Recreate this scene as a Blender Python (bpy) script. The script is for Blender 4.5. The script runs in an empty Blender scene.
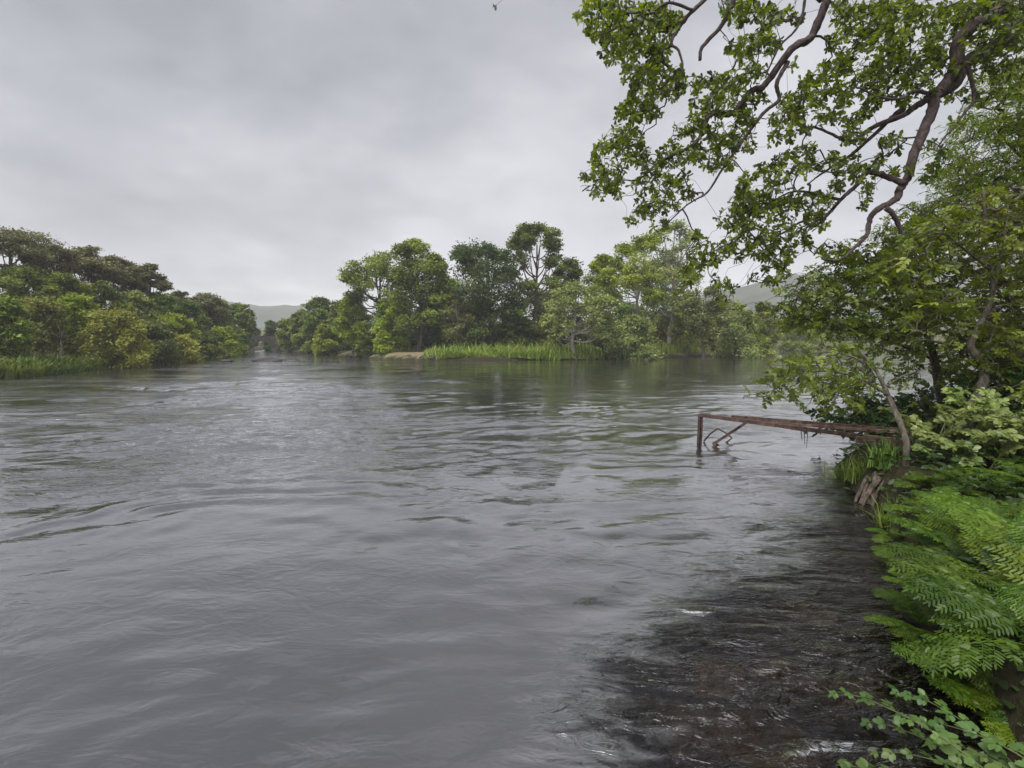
import bpy, math
import numpy as np

S = bpy.context.scene
COL = S.collection
R = np.random.default_rng(11)
PI = math.pi

# ------------------------------------------------------------------ camera
F, HZ, CAMZ = 500.0, 340.0, 1.5
PITCH = math.atan((384 - HZ) / F)
CP, SP = math.cos(PITCH), math.sin(PITCH)
cd = bpy.data.cameras.new('camera')
cam = bpy.data.objects.new('camera', cd)
COL.objects.link(cam)
cam.location = (0, 0, CAMZ)
cam.rotation_euler = (PI / 2 - PITCH, 0, 0)
cd.sensor_width = 36
cd.lens = 36 * F / 1024
cd.clip_start = 0.05
cd.clip_end = 6000
S.camera = cam


def ray(px, py):
    u, v = (px - 512) / F, (384 - py) / F
    return np.array([u, CP + SP * v, -SP + CP * v])


def P(px, py, Y):                       # point seen at a pixel, Y metres ahead
    d = ray(px, py)
    return np.array([0, 0, CAMZ]) + d * (Y / d[1])


def G(px, py, z=0.0):                   # ground point seen at a pixel
    d = ray(px, py)
    return (np.array([0, 0, CAMZ]) + d * ((z - CAMZ) / d[2]))


def nrm(a):
    return a / np.maximum(np.linalg.norm(a, axis=-1, keepdims=True), 1e-9)


def sstep(x):
    x = np.clip(x, 0, 1)
    return x * x * (3 - 2 * x)


# ------------------------------------------------------------------ mesh helpers
class MB:
    def __init__(self):
        self.v, self.f, self.t, self.n = [], [], [], 0

    def add(self, v, faces, tone=0.5):
        v = np.asarray(v, dtype=np.float32).reshape(-1, 3)
        for f in faces:
            f = np.asarray(f, dtype=np.int32)
            if len(f):
                self.f.append(f + self.n)
        t = np.broadcast_to(np.asarray(tone, dtype=np.float32), (len(v),))
        self.v.append(v)
        self.t.append(t)
        self.n += len(v)

    def mesh(self, name, mat, smooth=True):
        v = np.concatenate(self.v)
        t = np.concatenate(self.t)
        loops = np.concatenate([f.ravel() for f in self.f]).astype(np.int32)
        cnt = np.concatenate([np.full(len(f), f.shape[1], np.int32) for f in self.f])
        start = np.concatenate([[0], np.cumsum(cnt)[:-1]]).astype(np.int32)
        me = bpy.data.meshes.new(name)
        me.vertices.add(len(v))
        me.vertices.foreach_set('co', v.ravel())
        me.loops.add(len(loops))
        me.loops.foreach_set('vertex_index', loops)
        me.polygons.add(len(cnt))
        me.polygons.foreach_set('loop_start', start)
        me.polygons.foreach_set('loop_total', cnt)
        me.polygons.foreach_set('use_smooth', np.full(len(cnt), smooth))
        a = me.attributes.new('tone', 'FLOAT', 'POINT')
        a.data.foreach_set('value', t.astype(np.float32))
        me.update(calc_edges=True)
        me.validate()
        if mat:
            me.materials.append(mat)
        return me

    def build(self, name, mat, parent=None, smooth=True):
        return link(name, self.mesh(name, mat, smooth), parent)


def link(name, me, parent=None):
    o = bpy.data.objects.new(name, me)
    COL.objects.link(o)
    if parent is not None:
        o.parent = parent
    return o


def tag(o, label=None, cat=None, group=None, kind=None):
    if label: o['label'] = label
    if cat: o['category'] = cat
    if group: o['group'] = group
    if kind: o['kind'] = kind
    return o


def thing(name, label, cat, loc, group=None):
    o = bpy.data.objects.new(name, None)
    o.empty_display_size = 0.2
    COL.objects.link(o)
    o.location = [float(c) for c in loc]
    return tag(o, label, cat, group)


def tube(pts, rad, n=6, bump=0.0, rng=R):
    pts = np.asarray(pts, float)
    rad = np.broadcast_to(np.asarray(rad, float), (len(pts),))
    m = len(pts)
    tan = np.gradient(pts, axis=0)
    tan = nrm(tan)
    ref = np.array([0, 0, 1.0]) if abs(tan[0][2]) < 0.9 else np.array([1.0, 0, 0])
    u = nrm(np.cross(tan[0], ref))
    ang = np.arange(n) * 2 * PI / n
    out = np.zeros((m, n, 3))
    for i in range(m):
        u = u - tan[i] * np.dot(u, tan[i])
        u = nrm(u)
        w = np.cross(tan[i], u)
        r = rad[i] * (1 + (bump * rng.normal(size=n) if bump else np.zeros(n)))
        out[i] = pts[i] + (np.cos(ang) * r)[:, None] * u + (np.sin(ang) * r)[:, None] * w
    i = np.arange(m - 1)[:, None] * n
    j = np.arange(n)[None, :]
    k = (j + 1) % n
    q = np.stack([i + j, i + k, i + n + k, i + n + j], -1).reshape(-1, 4)
    v = out.reshape(-1, 3)
    caps = []
    if n >= 3:
        v = np.concatenate([v, pts[:1], pts[-1:]])
        a = len(v) - 2
        jj = np.arange(n)
        kk = (jj + 1) % n
        caps = [np.stack([kk, jj, np.full(n, a)], -1),
                np.stack([(m - 1) * n + jj, (m - 1) * n + kk, np.full(n, a + 1)], -1)]
    return v, [q] + caps


def spline(pts, k=5):
    """Catmull-Rom through the points."""
    p = np.asarray(pts, float)
    p = np.concatenate([[2 * p[0] - p[1]], p, [2 * p[-1] - p[-2]]])
    out = []
    for i in range(1, len(p) - 2):
        for t in np.arange(k) / k:
            a, b, c, d = p[i - 1], p[i], p[i + 1], p[i + 2]
            out.append(0.5 * ((2 * b) + (c - a) * t + (2 * a - 5 * b + 4 * c - d) * t * t + (3 * b - a - 3 * c + d) * t ** 3))
    out.append(p[-2])
    return np.array(out)


def place(mb, T, faces, pos, d, n, sc, tone):
    """Copies of a template (axis +X, normal +Z) into mb."""
    X = nrm(d)
    Z = nrm(n - X * (n * X).sum(1, keepdims=True))
    Y = np.cross(Z, X)
    sc = np.broadcast_to(np.asarray(sc, float), (len(pos),))
    v = pos[:, None, :] + sc[:, None, None] * (T[None, :, 0:1] * X[:, None] + T[None, :, 1:2] * Y[:, None] + T[None, :, 2:3] * Z[:, None])
    N, k = len(pos), len(T)
    off = (np.arange(N) * k)[:, None, None]
    fs = [(np.asarray(f)[None] + off).reshape(-1, np.asarray(f).shape[1]) for f in faces]
    mb.add(v.reshape(-1, 3), fs, np.repeat(np.broadcast_to(np.asarray(tone, float), (N,)), k))


def blade(t, hw, fold=0.12, curl=0.15):
    """Leaf with a midrib: stations t, half widths hw (0 at both ends)."""
    t, hw = np.array(t, float), np.array(hw, float)
    m = len(t)
    mid = np.stack([t, 0 * t, -curl * t * t], 1)
    lf = np.stack([t, hw, -curl * t * t + fold * hw], 1)
    rt = np.stack([t, -hw, -curl * t * t + fold * hw], 1)
    v = np.concatenate([mid, lf, rt])
    q = []
    for i in range(m - 1):
        q.append([i, i + 1, m + i + 1, m + i])
        q.append([i + 1, i, 2 * m + i, 2 * m + i + 1])
    return v, [np.array(q)]


LEAF_FAR = (np.array([[0, 0, 0], [.45, .32, .06], [1, 0, -.08], [.5, -.3, .05]], float), [np.array([[0, 3, 2, 1]])])
LEAF_OAK = blade([0, .1, .24, .34, .46, .57, .70, .80, .92, 1.0], [.015, .06, .15, .10, .23, .16, .28, .20, .17, .02], .2, .22)
LEAF_OVAL = blade([0, .25, .55, .82, 1.0], [.02, .22, .27, .16, .0], .25, .15)
LEAF_NARROW = blade([0, .35, .75, 1.0], [.02, .15, .12, .0], .2, .12)


def combine(parts):
    v, f, n = [], [], 0
    for pv, pf in parts:
        v.append(pv)
        f += [np.asarray(x) + n for x in pf]
        n += len(pv)
    return np.concatenate(v), f


def xf(tv, pos, ang, sc, tilt=0.0, roll=0.0):
    """Template moved in the spray's plane: rolled, tilted, turned, scaled."""
    x, y, z = tv[:, 0] * sc, tv[:, 1] * sc, tv[:, 2] * sc
    y, z = y * math.cos(roll) - z * math.sin(roll), y * math.sin(roll) + z * math.cos(roll)
    x, z = x * math.cos(tilt) - z * math.sin(tilt), x * math.sin(tilt) + z * math.cos(tilt)
    x, y = x * math.cos(ang) - y * math.sin(ang), x * math.sin(ang) + y * math.cos(ang)
    return np.stack([x + pos[0], y + pos[1], z + pos[2]], 1)


def spray(leaf, n, llen, spread, seed, droop=0.25):
    r = np.random.default_rng(seed)
    parts = []
    for i in range(n):
        t = (i + .6) / n
        side = 1 if i % 2 else -1
        a = side * spread * (1 - .55 * t) + r.normal(0, .15)
        if i == n - 1:
            a = 0
        parts.append((xf(leaf[0], (t * .8, 0, -droop * t * t), a, llen * r.uniform(.75, 1.1), r.normal(-.1, .2), r.normal(0, .35)), leaf[1]))
    parts.append(tube([(0, 0, 0), (.4, 0, -droop * .25), (.8, 0, -droop)], [.010, .007, .004], 3))
    return combine(parts)


SPRAYS = [spray(LEAF_OVAL, 11, .30, 1.15, s) for s in (1, 2, 3)]
PINNATE = [combine([spray(LEAF_NARROW, 13, .27, 1.25, s, .3)]) for s in (4, 5)]

# ------------------------------------------------------------------ materials
def mat(name):
    m = bpy.data.materials.new(name)
    m.use_nodes = True
    nt = m.node_tree
    nt.nodes.clear()
    out = nt.nodes.new('ShaderNodeOutputMaterial')

    def N(t, **kw):
        n = nt.nodes.new(t)
        for k, v in kw.items():
            if k in n.inputs.keys():
                n.inputs[k].default_value = v
            else:
                setattr(n, k, v)
        return n
    L = nt.links.new
    return m, N, L, out


def ramp(n, stops):
    e = n.color_ramp.elements
    while len(e) < len(stops):
        e.new(.5)
    for el, (p, c) in zip(e, stops):
        el.position = p
        el.color = (*c, 1)


def mix(N, L, fac, a, b, mode='MIX'):
    n = N('ShaderNodeMix', data_type='RGBA', blend_type=mode)
    for s, v in ((0, fac), (6, a), (7, b)):
        if isinstance(v, (float, int)):
            n.inputs[s].default_value = v
        elif isinstance(v, tuple):
            n.inputs[s].default_value = (*v, 1)
        else:
            L(v, n.inputs[s])
    return n.outputs[2]


def math_(N, L, op, a, b=None, clamp=False):
    n = N('ShaderNodeMath', operation=op)
    n.use_clamp = clamp
    for i, v in enumerate((a, b)):
        if v is None:
            continue
        if isinstance(v, (float, int)):
            n.inputs[i].default_value = v
        else:
            L(v, n.inputs[i])
    return n.outputs[0]


def leaf_mat(name, dark, mid, light, trans=.35, rough=.5, spec=.35):
    m, N, L, out = mat(name)
    at = N('ShaderNodeAttribute', attribute_name='tone')
    rp = N('ShaderNodeValToRGB')
    ramp(rp, [(.1, dark), (.5, mid), (.92, light)])
    L(at.outputs['Fac'], rp.inputs[0])
    oi = N('ShaderNodeObjectInfo')
    hv = N('ShaderNodeHueSaturation')
    L(math_(N, L, 'ADD', .485, math_(N, L, 'MULTIPLY', oi.outputs['Random'], .03)), hv.inputs['Hue'])
    L(math_(N, L, 'ADD', .76, math_(N, L, 'MULTIPLY', math_(N, L, 'FRACT', math_(N, L, 'MULTIPLY', oi.outputs['Random'], 7.3)), .48)), hv.inputs['Value'])
    L(rp.outputs[0], hv.inputs['Color'])
    rp = hv
    p = N('ShaderNodeBsdfPrincipled', Roughness=rough)
    p.inputs['Specular IOR Level'].default_value = spec
    L(rp.outputs[0], p.inputs['Base Color'])
    t = N('ShaderNodeBsdfTranslucent')
    hs = N('ShaderNodeHueSaturation', Saturation=1.1, Value=1.25)
    hs.inputs['Hue'].default_value = .49
    L(rp.outputs[0], hs.inputs['Color'])
    L(hs.outputs[0], t.inputs[0])
    mx = N('ShaderNodeMixShader')
    mx.inputs[0].default_value = trans
    L(p.outputs[0], mx.inputs[1])
    L(t.outputs[0], mx.inputs[2])
    L(mx.outputs[0], out.inputs[0])
    return m


def rough_mat(name, stops, scale=6, rough=.85, bump=.4, stretch=(1, 1, 1), spec=.25, detail=6):
    m, N, L, out = mat(name)
    g = N('ShaderNodeNewGeometry') if False else N('ShaderNodeTexCoord')
    mp = N('ShaderNodeMapping')
    mp.inputs['Scale'].default_value = stretch
    L(g.outputs['Object'], mp.inputs[0])
    nz = N('ShaderNodeTexNoise', Scale=scale, Detail=detail, Roughness=.65)
    L(mp.outputs[0], nz.inputs['Vector'])
    rp = N('ShaderNodeValToRGB')
    ramp(rp, stops)
    L(nz.outputs[0], rp.inputs[0])
    p = N('ShaderNodeBsdfPrincipled', Roughness=rough)
    p.inputs['Specular IOR Level'].default_value = spec
    L(rp.outputs[0], p.inputs['Base Color'])
    b = N('ShaderNodeBump', Strength=bump, Distance=.05)
    L(nz.outputs[0], b.inputs['Height'])
    L(b.outputs[0], p.inputs['Normal'])
    L(p.outputs[0], out.inputs[0])
    return m


M = {}
M['oak_far'] = leaf_mat('oak_foliage', (.040, .070, .012), (.140, .200, .029), (.275, .340, .052))
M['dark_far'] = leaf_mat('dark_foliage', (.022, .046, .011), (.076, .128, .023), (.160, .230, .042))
M['bright_far'] = leaf_mat('bright_foliage', (.085, .130, .012), (.230, .310, .026), (.350, .430, .050))
M['yellow_far'] = leaf_mat('yellow_green_foliage', (.100, .115, .020), (.235, .260, .040), (.350, .370, .080))
M['willow_far'] = leaf_mat('grey_green_foliage', (.085, .108, .030), (.195, .240, .065), (.310, .350, .125))
M['pine_far'] = leaf_mat('pine_foliage', (.054, .062, .020), (.150, .152, .054), (.255, .240, .10), .2)
M['olive_far'] = leaf_mat('olive_foliage', (.058, .072, .016), (.140, .170, .034), (.250, .275, .065))
M['oak_near'] = leaf_mat('oak_leaf', (.042, .068, .008), (.165, .218, .017), (.340, .390, .032), .48, .4, .5)
M['thicket'] = leaf_mat('thicket_leaf', (.042, .068, .011), (.122, .172, .018), (.235, .295, .034), .40, .42, .5)
M['thicket_brown'] = leaf_mat('bronzed_leaf', (.046, .052, .014), (.100, .110, .026), (.165, .165, .040), .38, .45, .4)
M['rowan'] = leaf_mat('rowan_leaf', (.090, .140, .014), (.175, .260, .026), (.270, .350, .046), .50, .45, .4)
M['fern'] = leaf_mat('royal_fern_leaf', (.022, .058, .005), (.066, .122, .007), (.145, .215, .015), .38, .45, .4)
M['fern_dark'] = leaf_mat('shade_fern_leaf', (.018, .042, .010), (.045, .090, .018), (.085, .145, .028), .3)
M['rose'] = leaf_mat('briar_leaf', (.028, .062, .018), (.064, .122, .030), (.125, .195, .045), .3, .45, .4)
M['bramble'] = leaf_mat('bramble_leaf', (.055, .090, .022), (.135, .185, .046), (.235, .290, .080), .25, .4, .5)
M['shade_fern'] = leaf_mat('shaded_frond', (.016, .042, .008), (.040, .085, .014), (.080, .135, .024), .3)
M['orange'] = leaf_mat('withered_frond', (.25, .09, .02), (.38, .14, .03), (.5, .2, .05), .3)
M['grass'] = leaf_mat('tall_grass', (.09, .14, .018), (.18, .27, .034), (.32, .34, .095), .35)
M['tuft'] = leaf_mat('tuft_grass', (.045, .095, .012), (.095, .170, .024), (.180, .250, .050), .3)
M['cover'] = leaf_mat('ground_cover', (.016, .030, .008), (.040, .072, .018), (.080, .120, .028), .25)
M['bark'] = rough_mat('grey_brown_bark', [(.3, (.035, .028, .022)), (.5, (.09, .075, .06)), (.75, (.17, .15, .13))], 5, bump=.8, stretch=(3, 3, .6))
M['bark_pine'] = rough_mat('reddish_bark', [(.3, (.05, .03, .02)), (.5, (.13, .08, .055)), (.75, (.21, .13, .09))], 5, bump=.8, stretch=(3, 3, .6))
M['bark_pale'] = rough_mat('pale_bark', [(.3, (.14, .12, .10)), (.5, (.28, .26, .22)), (.75, (.42, .40, .36))], 5, bump=.6, stretch=(3, 3, .6))
M['bark_oak'] = rough_mat('oak_bark', [(.28, (.030, .020, .020)), (.5, (.085, .062, .060)), (.7, (.15, .115, .11)), (.82, (.11, .12, .05))], 9, bump=1.0, stretch=(2, 2, 1))
M['bark_sapling'] = rough_mat('sapling_bark', [(.3, (.04, .032, .024)), (.5, (.10, .085, .066)), (.75, (.20, .19, .14))], 14, bump=.6, stretch=(2, 2, .7))
M['rust'] = rough_mat('rusty_iron', [(.3, (.026, .017, .015)), (.5, (.070, .043, .036)), (.72, (.16, .115, .098))], 14, .8, .35)
M['plank'] = rough_mat('weathered_plank', [(.3, (.045, .026, .020)), (.5, (.115, .072, .055)), (.75, (.22, .16, .125))], 9, .85, .6, stretch=(1, 1, 1))
M['rock'] = rough_mat('wet_rock', [(.3, (.010, .009, .008)), (.5, (.026, .023, .019)), (.75, (.06, .053, .045))], 9, .6, .9, spec=.4)
M['boulder'] = rough_mat('brown_boulder', [(.3, (.035, .028, .013)), (.5, (.12, .098, .048)), (.75, (.26, .22, .13))], 9, .8, .8)
M['stone'] = rough_mat('bridge_stone', [(.3, (.022, .022, .018)), (.5, (.055, .052, .044)), (.75, (.11, .10, .088))], 2.5, .9, .8)
M['root'] = rough_mat('weathered_root', [(.3, (.025, .018, .014)), (.5, (.08, .062, .050)), (.75, (.17, .14, .12))], 18, .85, .8, stretch=(1, 1, .3))
M['stem'] = rough_mat('green_stem', [(.3, (.06, .07, .03)), (.7, (.14, .15, .06))], 20, .6, .2)

# ------------------------------------------------------------------ land
def gxy(*pts):
    return [tuple(G(a, b)[:2]) for a, b in pts]


LEFT = [(-30, -20), (-26, 4), (-22.5, 12)] + gxy((0, 379), (65, 373.5), (130, 367), (168, 361), (205, 357), (232, 353.6), (255, 351.2)) + \
       [(-37, 74), (-42, 90), (-50, 118), (-140, 150), (-500, 160), (-500, -80), (-60, -80)]
ISLE = [(-40, 110), (-31.5, 80), (-31.2, 72)] + gxy((277, 351.0), (300, 352.6), (345, 356.5), (382, 358.6), (430, 360.0), (480, 360.4), (560, 360.2), (600, 359.0), (650, 357.8), (700, 357.0), (745, 355), (772, 352.6)) + \
       [(34, 66), (30, 82), (10, 96), (-15, 108)]
RIGHT = [(-60, -60), (-40, -14), (-12, -3.0), (-3, .6), (.0, 1.0), (1.0, 1.05), (1.55, 1.35), (1.87, 1.8), (1.98, 2.1), (2.08, 2.45), (2.33, 3.0), (2.75, 3.65),
         (3.30, 4.3), (3.42, 4.85), (3.62, 5.45), (3.85, 5.95), (4.6, 6.5), (6.0, 7.6), (9, 9.6), (15, 12), (32, 16), (60, 14), (90, -20), (60, -60)]
FAR = [(-600, 150), (-140, 146), (-52, 128), (-28, 122), (20, 112), (60, 100), (110, 88), (300, 60), (900, 40), (900, 900), (-600, 900)]


def sdist(X, Y, poly):
    p = np.array(poly, float)
    a, b = p, np.roll(p, -1, 0)
    best = np.full(X.shape, 1e18)
    inside = np.zeros(X.shape, bool)
    for (ax, ay), (bx, by) in zip(a, b):
        dx, dy = bx - ax, by - ay
        t = np.clip(((X - ax) * dx + (Y - ay) * dy) / (dx * dx + dy * dy), 0, 1)
        best = np.minimum(best, (X - ax - t * dx) ** 2 + (Y - ay - t * dy) ** 2)
        if ay != by:
            c = ((ay > Y) != (by > Y)) & (X < (bx - ax) * (Y - ay) / (by - ay) + ax)
            inside ^= c
    d = np.sqrt(best)
    return np.where(inside, d, -d)


def wob(X, Y):
    return (np.sin(X * 1.7 + 1.3 * np.sin(Y * 1.1)) * np.cos(Y * 1.9 + .7 * np.sin(X * 2.3)) + .5 * np.sin(X * 4.1 + Y * 3.3) * np.cos(Y * 5.2 - X * 1.2))


def heights(X, Y):
    X, Y = np.asarray(X, float), np.asarray(Y, float)
    w = wob(X, Y)
    far_w = wob(X * .25, Y * .25)
    dl, di, dr, df = sdist(X, Y, LEFT) + .25 * far_w, sdist(X, Y, ISLE) + .2 * far_w, sdist(X, Y, RIGHT) + .07 * w, sdist(X, Y, FAR) + far_w
    hl = .30 * sstep(dl / .8) + 4.3 * sstep((dl - 1.5) / 15) * (1 - .62 * sstep((Y - 28) / 35)) + .2 * far_w * sstep(dl / 4)
    beach = np.exp(-((X + 11.2) / 5.0) ** 2)
    hi = (.20 + .08 * beach) * sstep(di / (.25 + .9 * beach)) + .2 * sstep((di - .4) / 2) + .012 * np.minimum(di, 30) + .06 * far_w * sstep(di / 3)
    hr = (.30 + .03 * w) * sstep(dr / .3) + .13 * np.minimum(np.maximum(dr - .2, 0), 5) + .04 * w * sstep(dr / .8)
    hf = .6 * sstep(df / 3) + .05 * np.clip(df, 0, 120) + .4 * far_w * sstep(df / 10)
    d = -np.maximum(np.maximum(dl, di), np.maximum(dr, df))
    shelf = sstep((-dr) / 1.0)
    z = -(.10 + np.minimum(.30 * np.maximum(d, 0), 1.9))
    zr = -(.10 + .13 * np.clip(-dr, 0, 2.2) + .45 * np.clip(-dr - 2.2, 0, 4)) + .035 * w * shelf
    z = np.where(-dr < 5, np.maximum(z, np.minimum(zr, -.05)), z)
    edge = -.10
    for dd, hh in ((dl, hl), (di, hi), (dr, hr), (df, hf)):
        z = np.where(dd > 0, np.maximum(edge + .1 * sstep(dd / .1), 0) * 0 + edge * (1 - sstep(dd / .12)) + hh, z)
    return z, (dl, di, dr, df)


def hz(x, y):
    return float(heights(np.array([x]), np.array([y]))[0][0])


def axis(lo, hi, a, b, step, rel):
    xs = list(np.arange(a, b + 1e-6, step))
    s, x = step, b
    while x < hi:
        s = max(step, rel * (x - (a + b) / 2))
        x += s
        xs.append(x)
    x, pre = a, []
    while x > lo:
        s = max(step, rel * ((a + b) / 2 - x))
        x -= s
        pre.append(x)
    return np.array(pre[::-1] + xs)


def grid_mesh(xs, ys):
    X, Y = np.meshgrid(xs, ys)
    nx, ny = len(xs), len(ys)
    i = np.arange(ny - 1)[:, None] * nx
    j = np.arange(nx - 1)[None]
    q = np.stack([i + j, i + j + 1, i + nx + j + 1, i + nx + j], -1).reshape(-1, 4)
    return X.ravel(), Y.ravel(), q


def ground_mat():
    m, N, L, out = mat('bank_soil_and_turf')
    g = N('ShaderNodeNewGeometry')
    at = N('ShaderNodeAttribute', attribute_name='tone')          # 0 wet bed, .35 soil, .7 turf, 1 sand
    n1 = N('ShaderNodeTexNoise', Scale=2.2, Detail=8, Roughness=.65)
    n2 = N('ShaderNodeTexNoise', Scale=14, Detail=6, Roughness=.7)
    vo = N('ShaderNodeTexVoronoi', Scale=9.0)
    for n in (n1, n2, vo):
        L(g.outputs['Position'], n.inputs['Vector'])
    rp = N('ShaderNodeValToRGB')
    ramp(rp, [(0, (.036, .024, .015)), (.3, (.024, .018, .011)), (.42, (.036, .034, .014)), (.7, (.085, .088, .032)), (1, (.20, .165, .105))])
    s = math_(N, L, 'ADD', at.outputs['Fac'], math_(N, L, 'MULTIPLY', math_(N, L, 'SUBTRACT', n1.outputs[0], .5), .35))
    L(s, rp.inputs[0])
    c = mix(N, L, 1.0, rp.outputs[0], mix(N, L, n2.outputs[0], (.35, .33, .30), (1.6, 1.6, 1.6)), 'MULTIPLY')
    p = N('ShaderNodeBsdfPrincipled', Roughness=.9)
    p.inputs['Specular IOR Level'].default_value = .2
    L(c, p.inputs['Base Color'])
    b = N('ShaderNodeBump', Strength=.8, Distance=.06)
    L(math_(N, L, 'ADD', n2.outputs[0], vo.outputs['Distance']), b.inputs['Height'])
    L(b.outputs[0], p.inputs['Normal'])
    L(p.outputs[0], out.inputs[0])
    return m


xs = axis(-780, 780, -1, 7, .10, .022)
ys = axis(-100, 780, -1, 9, .10, .022)
X, Y, q = grid_mesh(xs, ys)
Z, (DL, DI, DR, DF) = heights(X, Y)
tone = np.where(Z < -.02, .05, .38)
tone = np.where(DI > .5, .68, tone)
tone = np.where((DI > .35) & (np.exp(-((X + 11.2) / 5.0) ** 2) > .3) & (DI < 3.8) & (DI > .45), .98, tone)
tone = np.where(DL > .2, .46, tone)
tone = np.where(DF > 1, .66, tone)
tone = np.where(DR > .9, .40, tone)
mb = MB()
mb.add(np.stack([X, Y, Z], 1), [q], tone)
tag(mb.build('ground', ground_mat()), kind='structure')


# ------------------------------------------------------------------ water
def water_mat():
    m, N, L, out = mat('river_water')
    g = N('ShaderNodeNewGeometry')
    sh = N('ShaderNodeAttribute', attribute_name='tone')          # shallows plus the oak's dark reflection set into the water, 0..1
    ch = N('ShaderNodeAttribute', attribute_name='chop')

    def noise(scale, rot, stretch, detail, rough=.55, dist=0.0):
        mp = N('ShaderNodeMapping')
        mp.inputs['Rotation'].default_value = (0, 0, rot)
        mp.inputs['Scale'].default_value = (stretch[0], stretch[1], 1)
        L(g.outputs['Position'], mp.inputs[0])
        n = N('ShaderNodeTexNoise', Scale=scale, Detail=detail, Roughness=rough, Distortion=dist)
        L(mp.outputs[0], n.inputs['Vector'])
        return n.outputs[0]
    patch = noise(.35, .3, (.5, 1.2), 3)
    pr = N('ShaderNodeMapRange')
    pr.inputs['From Min'].default_value, pr.inputs['From Max'].default_value = .38, .64
    pr.inputs['To Min'].default_value, pr.inputs['To Max'].default_value = .25, 1.75
    L(patch, pr.inputs['Value'])
    swell = noise(1.3, -.45, (.5, 1.5), 3, .55, .9)
    rip = noise(5.0, -.7, (.65, 1.3), 3, .55, 1.4)
    fine = noise(17, -.9, (.75, 1.25), 2, .5, .8)
    riff = noise(15, -1.9, (.6, 1.35), 3, .6, 1.0)
    h = math_(N, L, 'MULTIPLY', swell, .007)
    h = math_(N, L, 'ADD', h, math_(N, L, 'MULTIPLY', rip, .011))
    h = math_(N, L, 'ADD', h, math_(N, L, 'MULTIPLY', fine, .0036))
    h = math_(N, L, 'MULTIPLY', h, math_(N, L, 'MULTIPLY', pr.outputs[0], ch.outputs['Fac']))
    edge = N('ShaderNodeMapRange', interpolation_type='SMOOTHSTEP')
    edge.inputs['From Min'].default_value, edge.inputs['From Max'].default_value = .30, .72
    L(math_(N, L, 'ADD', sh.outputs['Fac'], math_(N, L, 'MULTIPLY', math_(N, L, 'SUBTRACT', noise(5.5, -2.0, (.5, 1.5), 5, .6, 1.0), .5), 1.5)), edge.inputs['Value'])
    shal_refl = edge.outputs[0]
    big = noise(2.2, -2.0, (.6, 1.5), 2, .5, .8)
    amp = math_(N, L, 'MULTIPLY', math_(N, L, 'ADD', big, -.18), .095)
    h2 = math_(N, L, 'MULTIPLY', math_(N, L, 'MULTIPLY', riff, amp), sh.outputs['Fac'])
    h2 = math_(N, L, 'ADD', h2, math_(N, L, 'MULTIPLY', math_(N, L, 'MULTIPLY', big, .11), sh.outputs['Fac']))
    h = math_(N, L, 'ADD', h, h2)
    b = N('ShaderNodeBump', Strength=1.0, Distance=1.0)
    L(h, b.inputs['Height'])
    fr = N('ShaderNodeFresnel', IOR=1.85)
    fr.inputs['IOR'].default_value = 1.33
    L(b.outputs[0], fr.inputs['Normal'])
    gl = N('ShaderNodeBsdfGlossy', Roughness=.015)
    gl.inputs['Color'].default_value = (.985, .98, 1, 1)
    L(b.outputs[0], gl.inputs['Normal'])
    gr = N('ShaderNodeBsdfGlossy', Roughness=.28)              # the finest wind ripples, too small for the bump
    gr.inputs['Color'].default_value = (.98, .965, 1, 1)
    L(b.outputs[0], gr.inputs['Normal'])
    gm = N('ShaderNodeMixShader')
    ru = N('ShaderNodeAttribute', attribute_name='ruffle')
    L(ru.outputs['Fac'], gm.inputs[0])
    L(gl.outputs[0], gm.inputs[1])
    L(gr.outputs[0], gm.inputs[2])
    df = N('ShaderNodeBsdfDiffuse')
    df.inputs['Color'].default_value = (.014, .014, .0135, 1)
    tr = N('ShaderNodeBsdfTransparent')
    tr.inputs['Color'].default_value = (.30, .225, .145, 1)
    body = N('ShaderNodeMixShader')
    L(shal_refl, body.inputs[0])
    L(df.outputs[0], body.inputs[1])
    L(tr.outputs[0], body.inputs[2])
    mx = N('ShaderNodeMixShader')
    L(math_(N, L, 'POWER', fr.outputs[0], math_(N, L, 'ADD', .43, math_(N, L, 'MULTIPLY', shal_refl, .47))), mx.inputs[0])  # weaker mirror in the shallows keeps the painted canopy reflection dark
    L(body.outputs[0], mx.inputs[1])
    L(gm.outputs[0], mx.inputs[2])
    L(mx.outputs[0], out.inputs[0])
    return m


xs = axis(-770, 770, -5.0, 4.2, .048, .0105)
ys = axis(-95, 770, .9, 9, .045, .0105)
X, Y, q = grid_mesh(xs, ys)
_, (DL, DI, DR, DF) = heights(X, Y)
ww = wob(X * 1.3, Y * 1.3)
SHALLOW_REFL = gxy((560, 830), (588, 745), (612, 692), (640, 655), (690, 612), (745, 577), (782, 545), (802, 515), (828, 482), (850, 470)) + [(7, 7), (7, .5), (.35, .9)]  # shallows, outline drawn along the dark reflection of the oak canopy
zsd = sdist(X, Y, SHALLOW_REFL)
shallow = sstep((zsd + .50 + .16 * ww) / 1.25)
rr = np.hypot(X, Y)
chop = .55 + .25 * sstep((rr - 3.0) / 5) - .30 * sstep((rr - 9) / 14) + 1.7 * sstep((-X - 1.2) / 4) * sstep((Y - 2.2) / 3)
mb = MB()


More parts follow.
